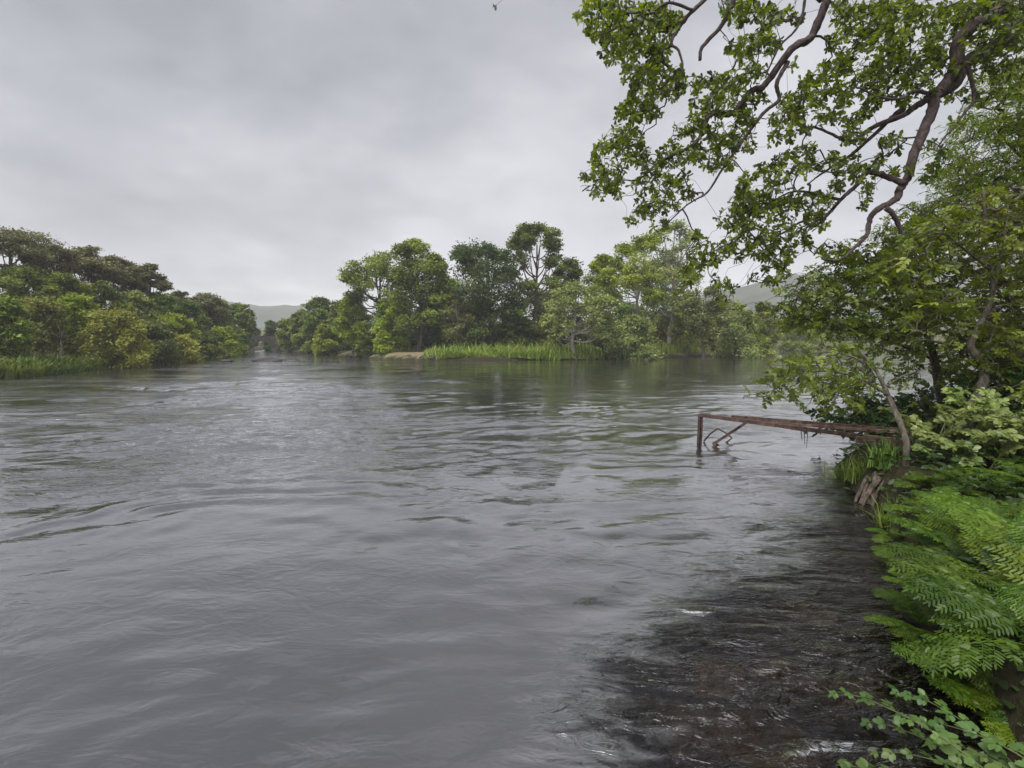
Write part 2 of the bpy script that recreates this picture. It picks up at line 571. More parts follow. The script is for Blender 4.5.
def waves(X, Y, slope):
    """River waves of 0.2 to 1.5 m, as real height; waves finer than the grid are left to the bump."""
    r = np.random.default_rng(17)
    sp = np.maximum(np.gradient(xs)[None, :], np.gradient(ys)[:, None]).ravel()
    Xw = X + .45 * wob(X * .33, Y * .33 + 5) + .10 * wob(X * 1.1 + 3, Y * 1.1)
    Yw = Y + .45 * wob(X * .29 + 9, Y * .31) + .10 * wob(X * 1.2, Y * 1.2 + 7)
    h = np.zeros_like(X)
    n = 64
    lams = .17 * (1.1 / .17) ** r.uniform(0, 1, n)
    for lam in lams:
        a = -PI / 2 + .25 + r.normal(0, .5)
        k = 2 * PI / lam
        ph = k * (Xw * math.cos(a) + Yw * math.sin(a)) + r.uniform(0, 6.28)
        h += (.45 / lam) ** .3 * lam / (2 * PI) * math.sqrt(2 / n) * sstep((lam / sp - 2.5) / 3) * (np.sin(ph) + .22 * np.cos(2 * ph))
    h *= slope
    n = 26                                # the train of short steep ripples on the left of the current
    g = np.zeros_like(X)
    for lam in .24 * (.62 / .24) ** r.uniform(0, 1, n):
        a = -PI / 2 + .22 + r.normal(0, .20)
        k = 2 * PI / lam
        ph = k * (Xw * math.cos(a) + Yw * math.sin(a)) + r.uniform(0, 6.28)
        g += lam / (2 * PI) * math.sqrt(2 / n) * sstep((lam / sp - 2.2) / 2) * (np.sin(ph) + .3 * np.cos(2 * ph))
    return h + g * train


patch = np.clip(.5 + .42 * wob(X * .21 + 1, Y * .33) + .25 * wob(X * .5, Y * .8 + 4), .08, 1.5)
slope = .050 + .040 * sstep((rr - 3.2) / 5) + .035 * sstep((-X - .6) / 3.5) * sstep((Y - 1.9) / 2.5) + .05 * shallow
slope = slope * (.35 + 1.0 * patch) * (1 - .25 * sstep((rr - 22) / 15))
train = .15 * sstep((-X - 1.0) / 2.5) * sstep((Y - 2.6) / 2) * np.clip(.25 + 1.1 * patch, 0, 1.3)
wz = waves(X, Y, slope) * np.clip(.25 - np.maximum(np.maximum(DL, DI), np.maximum(DR, DF)), .15, 1)
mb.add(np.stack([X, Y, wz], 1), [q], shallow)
wo = mb.build('river_water', water_mat())
a = wo.data.attributes.new('chop', 'FLOAT', 'POINT')
a.data.foreach_set('value', chop.astype(np.float32))
a = wo.data.attributes.new('ruffle', 'FLOAT', 'POINT')
a.data.foreach_set('value', (.03 + .23 * (1 - sstep((rr - 3.5) / 3.5))).astype(np.float32))
tag(wo, kind='structure')


# ------------------------------------------------------------------ far hills
def hill(name, stops, depth, Y0, mat_):
    """A ridge seen at px/py stops, Y0 ahead, sloping to the ground on both sides."""
    st = np.array(stops, float)
    pxs = np.linspace(st[0, 0], st[-1, 0], 90)
    tops = np.interp(pxs, st[:, 0], st[:, 1])
    rows = np.linspace(-1, 1, 25)
    v = []
    for r in rows:
        k = math.cos(r * PI / 2) ** 1.3
        for px, ty in zip(pxs, tops):
            p = P(px, ty, Y0)
            x, y = p[0] * (1 + r * depth / Y0 * .0), Y0 + r * depth
            w = wob(np.array(x * .03), np.array(y * .03)) * .06 + wob(np.array(x * .11), np.array(y * .09)) * .03
            v.append((x, y, max(p[2], 0) * max(k + w * (k > .02), 0) + .3))
    n = len(pxs)
    i = np.arange(len(rows) - 1)[:, None] * n
    j = np.arange(n - 1)[None]
    q = np.stack([i + j, i + j + 1, i + n + j + 1, i + n + j], -1).reshape(-1, 4)
    mb = MB()
    mb.add(np.array(v), [q])
    tag(mb.build(name, mat_), kind='structure')


M['hill'] = rough_mat('moorland', [(.3, (.020, .032, .022)), (.5, (.045, .060, .038)), (.7, (.075, .088, .055))], .035, .95, .6, detail=9)
hill('hills', [(-120, 330), (-40, 300), (100, 298), (200, 301), (245, 305), (300, 306), (380, 316), (560, 334)], 140, 560, M['hill'])
hill('hills', [(560, 336), (660, 312), (735, 288), (765, 281), (800, 277), (850, 272), (950, 262), (1100, 256), (1250, 275), (1330, 320)], 150, 420, M['hill'])


# ------------------------------------------------------------------ trees across the water
def far_tree(name, label, cat, px, depth, topy, halfw, kind, leafmat, bark, group=None, pads=None, seed=0, dens=1.0, leaf=.19, low=.25, base=None, trunk_r=None, lean=0.0):
    r = np.random.default_rng(1000 + seed + int(px * 7 + depth * 13))
    p = P(px, topy, depth)
    x, y = p[0], depth
    z0 = hz(x, y) - .06
    if base is not None:
        z0 = base
    H = max(p[2] - z0, .8)
    Rr = halfw / F * depth
    root = thing(name, label, cat, (x, y, z0), group)
    tr = trunk_r or max(.05, .017 * H + .012 * Rr)
    # pads: centre (x,y,z) and radius
    pl = []
    if pads:
        for (ax, ay, ar) in pads:
            q = P(ax, ay, depth)
            pr = ar * 1.0 / F * depth
            for k in range(2):
                pl.append((q[0] - x + r.normal(0, pr * .2), r.uniform(-.75, .75) * Rr, q[2] - z0 + r.normal(0, pr * .12), pr))
    elif kind == 'pine':
        n = 14
        for i in range(n):
            a = i * 2.4 + r.uniform(-.3, .3)
            rad = Rr * math.sqrt((i + .4) / n) * .85
            h = H * (.965 - .24 * (rad / Rr) ** 1.6 + r.uniform(-.07, .03))
            pl.append((rad * math.cos(a), rad * math.sin(a), h, Rr * r.uniform(.30, .42)))
        for i in range(3):
            a = r.uniform(0, 6.28)
            pl.append((Rr * .55 * math.cos(a), Rr * .55 * math.sin(a), H * r.uniform(.55, .68), Rr * .26))
    else:
        n = {'round': 15, 'bush': 13, 'airy': 13, 'tall': 16}[kind]
        for i in range(n):
            t = low + (1 - low) * ((i + .5) / n)
            u = (t - low) / (1 - low)
            if kind == 'tall':
                e = Rr * (1.0 - .62 * u ** 1.3) * (.55 + .45 * min(1, u * 5))
            elif kind == 'bush':
                e = Rr * math.sqrt(max(0, 1 - (u * .96) ** 2.2))
            else:
                e = Rr * math.sqrt(max(0.03, 1 - (1.75 * u - .75) ** 2))
            a = i * 2.4 + r.uniform(-.5, .5)
            pr = Rr * r.uniform(.34, .56) * (1 - .3 * u)
            rad = max(0, e - pr * .6) * r.uniform(.55, 1.0)
            hh = min(t * H, H - pr * .55)
            pl.append((rad * math.cos(a), rad * math.sin(a), hh, pr))
    flat = .5 if kind == 'pine' else .8
    sub = {'pine': 14, 'round': 15, 'bush': 16, 'airy': 12, 'tall': 15}[kind]
    lpc = {'pine': 40, 'round': 42, 'bush': 42, 'airy': 24, 'tall': 40}[kind] * dens
    tk, cr = MB(), MB()
    # trunk
    htop = H * (.86 if kind in ('pine', 'tall', 'airy') else .6)
    tp = np.array([[0, 0, -.25], [r.normal(0, .02) * H, 0, .18 * H], [lean * H * .3 + r.normal(0, .03) * H, r.normal(0, .02) * H, .45 * H], [lean * H * .7, 0, .7 * H], [lean * H, 0, H]])
    tp = spline(tp, 4)
    tp = tp[tp[:, 2] <= htop + .01]
    tz = tp[:, 2]
    rad = tr * (1.0 - .8 * np.clip(tz / H, 0, 1)) * (1 + .5 * np.exp(-np.maximum(tz, 0) / (.05 * H)))
    v, f = tube(tp, rad, 7, .06, r)
    tk.add(v, f)
    cpos, cdir, cr_s, ctone = [], [], [], []
    for (ax, ay, az, pr) in pl:
        c = np.array([ax, ay, az])
        hs = min(max(.2 * H, az * r.uniform(.6, .85) - .1), htop * .97)
        s = np.array([np.interp(hs, tz, tp[:, 0]), np.interp(hs, tz, tp[:, 1]), hs])
        midp = s * .45 + c * .55 + np.array([0, 0, -.06 * H + r.normal(0, .02) * H]) + r.normal(0, .05 * pr, 3)
        lr = tr * r.uniform(.28, .42)
        v, f = tube(spline([s, midp, c], 3), np.linspace(lr, .012 + lr * .2, 7), 5)
        tk.add(v, f)
        ptone = r.normal(0, .09)
        for k in range(sub):
            d = nrm(r.normal(size=3) * np.array([1, 1, .8]) + np.array([0, 0, .25]))
            q = c + d * pr * r.uniform(.55, 1.0) * np.array([1, 1, flat])
            if k % 2 == 0:
                v, f = tube([c, (c + q) / 2 + r.normal(0, .06 * pr, 3), q], [.012 + lr * .15, .012, .006], 3)
                tk.add(v, f)
            nn = max(4, int((1.2 if pads else 1.4) * lpc * r.uniform(.5, 1.3)))
            off = np.clip(r.normal(size=(nn, 3)), -2.1, 2.1) * pr * np.array([.27, .27, .17 if kind != 'pine' else .11])
            cpos.append(q + off)
            cdir.append(np.repeat(d[None], nn, 0))
            ctone.append(np.clip(.46 + ptone + r.normal(0, .19) + r.normal(0, .13, nn), 0, 1))
    pos, od, tn = np.concatenate(cpos), np.concatenate(cdir), np.concatenate(ctone)
    pos[:, 2] = np.maximum(pos[:, 2], .1)
    n = len(pos)
    ld = nrm(r.normal(size=(n, 3)) * np.array([1, 1, .5]) + od * .4 - np.array([0, 0, .15]))
    ln = r.normal(size=(n, 3)) * .6 + np.array([0, 0, .8]) + od * .5
    place(cr, LEAF_FAR[0], LEAF_FAR[1], pos, ld, ln, leaf * 1.12 * r.uniform(.6, 1.3, n) * (depth / 42) ** .6, tn)
    tk.build('trunk', bark, root)
    cr.build('crown', leafmat, root, smooth=False)
    return root


B, BP, BW = M['bark'], M['bark_pine'], M['bark_pale']
LB = 'trees on the left bank'
ISL = 'trees on the wooded island'
# left bank: pines along the ridge
for i, (px, dp, ty, hw, lab) in enumerate([
        (8, 31, 227, 32, 'largest umbrella pine on the ridge, cut by the left edge of the photo'),
        (52, 33, 243, 20, 'domed umbrella pine second from the left on the ridge'),
        (86, 35, 248, 24, 'broad flat crowned umbrella pine in the middle of the ridge'),
        (112, 37, 256, 19, 'umbrella pine just left of the two tall stemmed pines'),
        (129, 38.5, 266, 11, 'slender umbrella pine beside the tallest bare stemmed pine'),
        (148, 40, 264, 15, 'isolated umbrella pine with long bare stem standing out against the sky'),
        (178, 45, 290, 10, 'small brownish pine low on the ridge, second from its right end'),
        (206, 50, 294, 15, 'rounded brownish pine at the right end of the ridge')]):
    far_tree('pine_tree', lab, 'pine tree', px, dp, ty, hw * 1.2, 'pine', M['pine_far'], BP, 'umbrella pines along the ridge', seed=i, leaf=.15, dens=1.1, trunk_r=.11)
for i, (px, dp, ty, hw, kd, mt, lab) in enumerate([
        (22, 29, 268, 30, 'round', 'oak_far', 'leafy green tree under the largest umbrella pine'),
        (62, 30, 274, 26, 'round', 'oak_far', 'leafy green tree under the domed umbrella pine'),
        (100, 32, 284, 26, 'round', 'oak_far', 'leafy green tree below the broad flat crowned pine'),
        (132, 35, 292, 24, 'round', 'olive_far', 'olive green tree below the two tall stemmed pines'),
        (160, 39, 297, 20, 'round', 'oak_far', 'green tree just right of the isolated tall stemmed pine'),
        (188, 43, 303, 18, 'round', 'oak_far', 'green tree between the two small pines at the ridge end'),
        (216, 52, 303, 18, 'round', 'oak_far', 'green tree right of the last rounded pine on the slope'),
        (238, 58, 305, 17, 'round', 'oak_far', 'round tree at the river end of the left slope, before the bridge'),
        (249, 66.5, 322, 8, 'round', 'dark_far', 'small dark tree overhanging the left end of the stone bridge'),
        (4, 22, 300, 22, 'round', 'oak_far', 'green tree with a thick black trunk at the far left edge'),
        (40, 25, 300, 26, 'airy', 'olive_far', 'thin dry looking tree above the brown undergrowth on the left bank'),
        (70, 27, 296, 24, 'round', 'bright_far', 'bright green tree in the middle of the left slope'),
        (112, 27, 313, 36, 'bush', 'yellow_far', 'big yellow green domed willow at the left waterside'),
        (150, 31, 322, 24, 'bush', 'olive_far', 'olive shrubby tree right of the big yellow green dome'),
        (172, 36, 316, 22, 'round', 'bright_far', 'bright green tree behind the waterside shrubs of the left bank'),
        (180, 34, 336, 19, 'bush', 'yellow_far', 'low yellow green shrubby tree leaning over the left waterside'),
        (205, 41, 335, 17, 'bush', 'oak_far', 'low dark green tree over the narrowing left waterside'),
        (222, 45, 328, 16, 'bush', 'bright_far', 'bright rounded bush over the water near the river bend'),
        (237, 51, 332, 11, 'bush', 'oak_far', 'last small green bush on the left bank before the bridge')]):
    far_tree('broadleaf_tree' if kd != 'bush' else 'waterside_shrub', lab, 'tree' if kd != 'bush' else 'shrub', px, dp, ty, hw, kd, M[mt], B, LB, seed=40 + i, low=.12 if kd == 'bush' else .22, leaf=.18)
for px, dp, ty, lab in [(24, 23.5, 318, 'leaning bare dead trunk beside the thick trunked tree at the left edge'), (88, 29, 296, 'bare dead stem rising from the green slope'), (58, 24.5, 330, 'short bare dead stem in the brown undergrowth')]:
    p = P(px, ty, dp)
    z0 = hz(p[0], dp)
    t = thing('dead_tree', lab, 'dead tree', (p[0], dp, z0))
    mb = MB()
    H = p[2] - z0
    main = spline([(0, 0, -.1), (.1, 0, H * .4), (.05, .1, H * .75), (.3, 0, H)], 4)
    v, f = tube(main, np.linspace(.08, .02, len(main)), 6)
    mb.add(v, f)
    for k in range(5):
        s = main[5 + k]
        e = s + np.array([R.uniform(-.7, .7), R.uniform(-.5, .5), R.uniform(.2, .7)])
        v, f = tube([s, (s + e) / 2 + np.array([0, 0, .1]), e], [.03, .02, .008], 4)
        mb.add(v, f)
    mb.build('trunk', M['bark_sapling'], t)

# island
for i, a in enumerate([
        (272, 70, 322, 9, 'bush', 'dark_far', B, 'dark tree above the right end of the stone bridge'),
        (287, 64, 320, 12, 'round', 'oak_far', B, 'small green tree just right of the stone bridge'),
        (303, 60, 311, 13, 'round', 'oak_far', B, 'green tree on the island shore, second right of the bridge'),
        (320, 56, 299, 16, 'round', 'oak_far', B, 'rounded green tree rising above the left end of the island'),
        (340, 53, 302, 15, 'round', 'olive_far', B, 'olive tree between the rounded green tree and the spreading oak'),
        (326, 49, 326, 14, 'bush', 'bright_far', B, 'low bright green tree at the island left waterside'),
        (352, 47, 300, 17, 'round', 'bright_far', B, 'bright green tree beneath the left branches of the spreading oak'),
        (365, 43.5, 337, 8, 'bush', 'oak_far', B, 'small dark bush behind the sandy beach'),
        (384, 43, 332, 10, 'bush', 'bright_far', B, 'small bright bush behind the sandy beach'),
        (392, 44, 300, 18, 'round', 'bright_far', B, 'light green tree in front of the two tall oaks'),
        (428, 46, 300, 16, 'airy', 'oak_far', B, 'thin green tree right of the tall pyramid shaped oak'),
        (456, 42, 292, 17, 'airy', 'willow_far', BW, 'pale grey green willow between the tall oak and the dark tree'),
        (514, 43, 305, 18, 'round', 'dark_far', B, 'dark low tree between the big dark tree and the bare stemmed tree'),
        (548, 44, 318, 15, 'bush', 'olive_far', B, 'olive shrub under the tall bare stemmed tree'),
        (566, 48, 262, 18, 'round', 'oak_far', B, 'dark green tree right of the tall bare stemmed tree'),
        (604, 41, 312, 17, 'airy', 'willow_far', B, 'grey green shrub right of the open branched willow'),
        (636, 39.5, 316, 26, 'bush', 'willow_far', B, 'wide grey green shrub at the water under the yellow green tree'),
        (688, 45, 292, 18, 'airy', 'yellow_far', B, 'yellowish thin tree behind the dark stemmed waterside tree'),
        (738, 43, 305, 21, 'bush', 'willow_far', B, 'grey green bush at the right end of the island'),
        (765, 47, 303, 16, 'bush', 'yellow_far', B, 'yellow green tree at the right tip of the island'),
        (446, 56, 283, 20, 'round', 'oak_far', B, 'green tree seen in the gap left of the big dark tree'),
        (600, 56, 268, 24, 'round', 'oak_far', B, 'green tree in the back behind the open branched willow'),
        (655, 58, 262, 26, 'round', 'oak_far', B, 'green tree in the back behind the yellow green tree'),
        (720, 58, 300, 22, 'round', 'olive_far', B, 'olive tree in the back behind the grey green bush'),
        (395, 58, 300, 26, 'round', 'dark_far', B, 'dark tree in the back behind the tall oaks'),
        (540, 57, 290, 24, 'round', 'dark_far', B, 'dark tree in the back behind the tall bare stemmed tree'),
        (478, 60, 300, 24, 'round', 'dark_far', B, 'dark tree in the back behind the biggest dark tree'),
        (800, 70, 308, 20, 'round', 'bright_far', B, 'bright green tree beyond the side channel, behind the overhanging leaves'),
        ]):
    px, dp, ty, hw, kd, mt, bk, lab = a
    bush = kd == 'bush'
    far_tree('waterside_shrub' if bush else ('willow_tree' if mt == 'willow_far' else 'broadleaf_tree'), lab, 'shrub' if bush else 'tree', px, dp, ty, hw, kd, M[mt], bk, ISL, seed=100 + i, low=.06 if bush else .2, leaf=.18)
for i, (px, dp, ty, hw, mt, lab) in enumerate([
        (360, 51, 330, 17, 'dark_far', 'dark thicket bush in the shade behind the sandy beach'),
        (402, 50, 328, 18, 'oak_far', 'shaded bush just left of the pyramid oak trunk'),
        (432, 49, 322, 16, 'oak_far', 'shaded bush just right of the pyramid oak trunk'),
        (462, 50, 322, 20, 'dark_far', 'dark bush in the shade left under the biggest dark tree'),
        (500, 50, 324, 20, 'dark_far', 'dark bush in the shade right under the biggest dark tree'),
        (526, 48, 326, 16, 'olive_far', 'olive bush left of the long bare reddish stem'),
        (565, 50, 318, 20, 'oak_far', 'shaded green bush behind the open branched willow'),
        (598, 49, 322, 18, 'olive_far', 'olive bush just behind the right boughs of the open willow'),
        (628, 50, 305, 22, 'oak_far', 'tall green bush behind the wide grey green waterside shrub'),
        (664, 50, 318, 20, 'yellow_far', 'yellow green bush under the pale airy tree'),
        (690, 52, 318, 20, 'oak_far', 'green bush left behind the single dark stem'),
        (722, 50, 320, 18, 'yellow_far', 'yellow green bush right behind the single dark stem'),
        (752, 52, 318, 18, 'oak_far', 'green bush in the back at the right end of the island'),
        (310, 57, 328, 16, 'oak_far', 'shaded bush under the trees at the left end of the island'),
        (336, 53, 330, 14, 'dark_far', 'dark bush under the olive tree near the beach')]):
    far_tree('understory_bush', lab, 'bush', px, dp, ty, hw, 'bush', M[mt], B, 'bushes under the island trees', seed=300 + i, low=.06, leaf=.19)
# the island trees whose outline is their own
far_tree('oak_tree', 'spreading oak with gaps in its crown, left of the tallest pyramid shaped oak', 'oak tree', 378, 45, 250, 30, 'airy', M['oak_far'], B, ISL, seed=1, dens=1.5,
         pads=[(372, 258, 11), (386, 262, 12), (358, 275, 10), (349, 278, 7), (392, 275, 12), (366, 285, 9), (344, 297, 7), (355, 294, 8), (398, 290, 12), (380, 272, 10)], lean=.02)
far_tree('oak_tree', 'tall pyramid shaped oak with a dark straight trunk behind the sandy beach', 'oak tree', 416, 43.5, 238, 32, 'tall', M['oak_far'], B, ISL, seed=2, dens=1.2, trunk_r=.2,
         pads=[(413, 246, 8), (405, 253, 8), (424, 256, 9), (435, 262, 7), (410, 266, 12), (426, 272, 12), (440, 274, 9), (402, 280, 12), (418, 285, 14), (436, 290, 13), (444, 300, 8), (404, 300, 13), (424, 306, 14), (438, 314, 9), (398, 316, 9), (410, 322, 10), (448, 283, 6)])
far_tree('broadleaf_tree', 'biggest dark green tree on the island with a dense wide crown', 'tree', 490, 44, 246, 36, 'round', M['dark_far'], B, ISL, seed=3, dens=1.25,
         pads=[(459, 252, 9), (470, 256, 11), (486, 252, 11), (500, 256, 10), (468, 272, 14), (488, 274, 16), (505, 278, 13), (470, 292, 15), (492, 296, 17), (510, 300, 12), (476, 312, 15), (496, 318, 16), (515, 318, 10), (482, 332, 11)])
far_tree('broadleaf_tree', 'tallest tree of the island with open crown over a long bare reddish stem', 'tree', 537, 45, 225, 30, 'airy', M['oak_far'], BP, ISL, seed=4, dens=1.6, trunk_r=.17,
         pads=[(518, 236, 8), (530, 231, 8), (543, 231, 8), (552, 238, 7), (515, 247, 7), (527, 245, 8), (550, 250, 8), (520, 260, 7), (556, 262, 8), (568, 268, 9), (574, 275, 6), (512, 275, 9), (552, 285, 9), (525, 290, 9)])
far_tree('broadleaf_tree', 'bright yellow green tree with pale trunk, right of the open branched willow', 'tree', 634, 42, 240, 34, 'round', M['bright_far'], BW, ISL, seed=5, dens=1.0, trunk_r=.14,
         pads=[(612, 264, 11), (626, 252, 11), (640, 246, 10), (636, 266, 13), (604, 280, 9), (620, 284, 12), (648, 278, 12), (612, 300, 9), (652, 298, 9), (600, 262, 6)])
far_tree('broadleaf_tree', 'pale airy tree with fine grey green crown behind the hanging oak tips', 'tree', 672, 47, 233, 30, 'airy', M['willow_far'], BW, ISL, seed=6, dens=1.5,
         pads=[(658, 240, 8), (672, 236, 9), (685, 246, 9), (664, 256, 11), (682, 264, 12), (692, 280, 10), (668, 280, 12), (655, 272, 8), (660, 300, 12), (682, 302, 12), (672, 320, 10)])
far_tree('willow_tree', 'open willow with pale spreading branches and dark foot at the water edge', 'willow', 576, 38.4, 282, 34, 'airy', M['willow_far'], BW, ISL, seed=7, dens=1.15, trunk_r=.16,
         pads=[(562, 294, 9), (578, 290, 9), (592, 294, 9), (600, 304, 8), (552, 306, 9), (568, 308, 10), (586, 308, 10), (548, 320, 8), (560, 324, 9), (594, 322, 9), (604, 318, 7), (578, 322, 9), (555, 334, 6), (598, 334, 6)])
far_tree('willow_tree', 'rounded grey green tree on a single dark stem at the right waterside of the island', 'willow', 704, 40.5, 287, 24, 'airy', M['willow_far'], B, ISL, seed=8, dens=1.3, trunk_r=.14,
         pads=[(696, 296, 9), (710, 293, 9), (686, 306, 9), (702, 308, 10), (718, 306, 9), (690, 320, 9), (708, 322, 10), (722, 320, 8), (698, 332, 8), (716, 333, 7)])
# beyond the side channel
for i, (px, dp, ty, hw, lab) in enumerate([(770, 115, 318, 18, 'distant green tree on the far shore, just right of the island tip'), (815, 112, 316, 20, 'distant green tree on the far shore behind the thicket, left one'),
                                      (860, 110, 318, 20, 'distant green tree on the far shore behind the slim leaning trunk'), (910, 108, 316, 22, 'distant green tree on the far shore behind the brown trunk'),
                                      ]):
    far_tree('broadleaf_tree', lab, 'tree', px, dp, ty, hw, 'bush', M['oak_far'], B, 'trees on the far shore', seed=200 + i, low=.05, leaf=.22)


# ------------------------------------------------------------------ stone bridge
def bridge():
    a = P(244, 345, 64.5)
    b = a + np.array([.90, .43, 0]) * 9.2
    ux = nrm(np.array([b[0] - a[0], b[1] - a[1], 0]))
    length = float(np.hypot(b[0] - a[0], b[1] - a[1]))
    root = thing('stone_bridge', 'small old stone bridge with round arch where the river narrows', 'bridge', (a[0], a[1], 0))
    root.rotation_euler = (0, 0, math.atan2(ux[1], ux[0]))
    tt = np.linspace(0, length, 200)
    pp = a[None] + ux[None] * tt[:, None]
    pxs = 512 + F * pp[:, 0] / pp[:, 1]
    cx = [float(np.interp(263.5, pxs, tt)), float(np.interp(283, pxs, tt))]
    rad = [1.0, .6]
    n = 240
    sx = np.linspace(0, length, n + 1)
    bot = np.full(n + 1, -.6)
    for c, r in zip(cx, rad):
        k = np.abs(sx - c) < r
        bot[k] = .35 + np.sqrt(np.maximum(r * r - (sx[k] - c) ** 2, 0)) if r > .8 else .15 + np.sqrt(np.maximum(r * r - (sx[k] - c) ** 2, 0))
    top = 1.42 + .2 * np.cos((sx / length - .3) * 2.2)
    w = .7
    mb = MB()
    v = np.concatenate([np.stack([sx, np.full(n + 1, yy), zz], 1) for yy, zz in ((-w, bot), (-w, top), (w, top), (w, bot))])
    m = n + 1
    i = np.arange(n)
    q = np.concatenate([np.stack([i + s * m, i + 1 + s * m, i + 1 + ((s + 1) % 4) * m, i + ((s + 1) % 4) * m], 1) for s in range(4)])
    mb.add(v, [q])
    mb.build('arched_wall', M['stone'], root, smooth=False)
    mb = MB()
    for y in (-w + .05, w - .25):
        mb = MB()
        for k in range(0, 46):
            x0, x1 = length * k / 46, length * (k + .93) / 46
            zt = 1.43 + .2 * math.cos(((x0 + x1) / 2 / length - .3) * 2.2)
            h = .42 + R.normal(0, .05)
            bx = np.array([(x, yy, z) for z in (zt - .1, zt + h) for x, yy in ((x0, y), (x1, y), (x1, y + .2), (x0, y + .2))])
            mb.add(bx, [np.array([[0, 1, 5, 4], [1, 2, 6, 5], [2, 3, 7, 6], [3, 0, 4, 7], [4, 5, 6, 7]])])
        mb.build('parapet', M['stone'], root, smooth=False)


bridge()


def rock(name, label, loc, size, m_, seed, cat='rock', group=None, rot=0.0):
    r = np.random.default_rng(seed)
    nu, nv = 26, 15
    u = np.arange(nu) * 2 * PI / nu
    vv = np.linspace(.04, PI - .04, nv)
    U, V = np.meshgrid(u, vv)
    d = np.stack([np.cos(U) * np.sin(V), np.sin(U) * np.sin(V), np.cos(V)], -1)
    k = np.ones(U.shape)
    for _ in range(16):
        a = nrm(r.normal(size=3))
        k = np.minimum(k, r.uniform(.72, 1.0) / np.maximum((d * a).sum(-1), .05))
    k = k * (1 + .05 * np.sin(U * 3 + V * 5 + seed))
    v = d * k[..., None] * np.array(size)
    i = np.arange(nv - 1)[:, None] * nu
    j = np.arange(nu)[None]
    kk = (j + 1) % nu
    q = np.stack([i + j, i + nu + j, i + nu + kk, i + kk], -1).reshape(-1, 4)
    mb = MB()
    mb.add(v.reshape(-1, 3), [q, np.array([list(range(nu))[::1]]), np.array([list(range((nv - 1) * nu, nv * nu))[::-1]])])
    o = mb.build(name, m_, None, smooth=False)
    o.location = [float(c) for c in loc]
    o.rotation_euler = (0, 0, rot)
    return tag(o, label, cat, group)


p = G(268, 361.3); rock('rock', 'long flat dark rock breaking the water near the bridge', (p[0], p[1], .03), (1.1, .5, .22), M['rock'], 3, group='rocks in the stream')
p = G(226, 361.8); rock('rock', 'small dark rock in the water nearest the left bank', (p[0], p[1], .02), (.5, .35, .16), M['rock'], 5, group='rocks in the stream')
p = G(288, 360.2); rock('rock', 'thin low rock just right of the long flat one', (p[0], p[1], .0), (.7, .3, .12), M['rock'], 8, group='rocks in the stream')
p = G(765, 706); rock('boulder', 'brown boulder lying under the clear shallow water', (p[0] + .05, p[1] + .05, -.26), (.34, .19, .15), M['boulder'], 12, 'boulder', rot=-.25)
for k, (px, py, sz) in enumerate([(690, 690, .12), (720, 640, .14), (790, 640, .16), (850, 660, .15), (880, 720, .13), (660, 745, .12), (810, 590, .14), (860, 600, .13)]):
    p = G(px, py)
    rock('bed_stone', 'brown stone on the bed of the dark shallow riffle', (p[0], p[1], -.20 - .04 * (k % 3)), (sz * 1.3, sz, sz * .8), M['boulder'], 130 + k, 'stone', 'stones under the riffle', rot=k)
# stones of the undercut bank below the beach
k = 0
for px in np.linspace(348, 432, 19):
    p = G(px, 356.6 + (px - 348) * .04)
    sz = R.uniform(.18, .42)
    rock('bank_stone', 'dark stone in the low undercut edge below the sandy beach', (p[0] + R.normal(0, .15), p[1] + .15, .10), (sz * 1.3, sz, sz * .7), M['rock'], 20 + k, 'stone', 'stones under the sandy beach')
    k += 1


# ------------------------------------------------------------------ grasses
def blades(pos, h, w, mat_, name, kind='stuff', parent=None, lean=.35, seed=0, tone0=.5):
    r = np.random.default_rng(seed)
    n = len(pos)
    cl = .5 + .5 * wob(pos[:, 0] * 1.1 + seed, pos[:, 1] * 1.1) * .6 + r.normal(0, .12, n) if n > 1000 else 0.5
    h = h * r.uniform(.35, 1.25, n) * (.55 + .75 * np.clip(cl, 0, 1))
    a = r.uniform(0, 2 * PI, n)
    ld = np.stack([np.cos(a), np.sin(a), 0 * a], 1)
    sd = np.stack([-np.sin(a), np.cos(a), 0 * a], 1)
    le = np.abs(r.normal(0, lean, n)) * h
    up = np.array([0, 0, 1.0])
    b, t = pos, pos + up * h[:, None] + ld * le[:, None]
    mid = pos + up * (h * .6)[:, None] + ld * (le * .35)[:, None]
    ww = (w * r.uniform(.6, 1.3, n))[:, None]
    v = np.stack([b - sd * ww, b + sd * ww, mid - sd * ww * .8, mid + sd * ww * .8, t], 1).reshape(-1, 3)
    o = np.arange(n)[:, None] * 5
    mb = MB()
    mb.add(v, [np.array([[0, 1, 3, 2]]) + o, np.array([[2, 3, 4]]) + o], np.repeat(np.clip(tone0 + r.normal(0, .26, n) + (cl - .5) * .7, 0, 1), 5))
    ob = mb.build(name, mat_, parent, smooth=False)
    if kind:
        tag(ob, kind=kind)
    return ob


def on_ground(x, y):
    return np.stack([x, y, heights(x, y)[0] - .03], 1)


def band(pxs, y0, y1, n, d0, seed):
    r = np.random.default_rng(seed)
    px = r.uniform(pxs[0], pxs[1], n)
    base = np.array([G(a, np.interp(a, (300, 345, 430, 560, 650, 772), (352.6, 356.5, 360, 360.2, 357.8, 352.6)))[:2] for a in px])
    k = 1 + (d0 * r.uniform(0, 1, n) ** 1.3) / np.hypot(base[:, 0], base[:, 1])
    return base[:, 0] * k, base[:, 1] * k


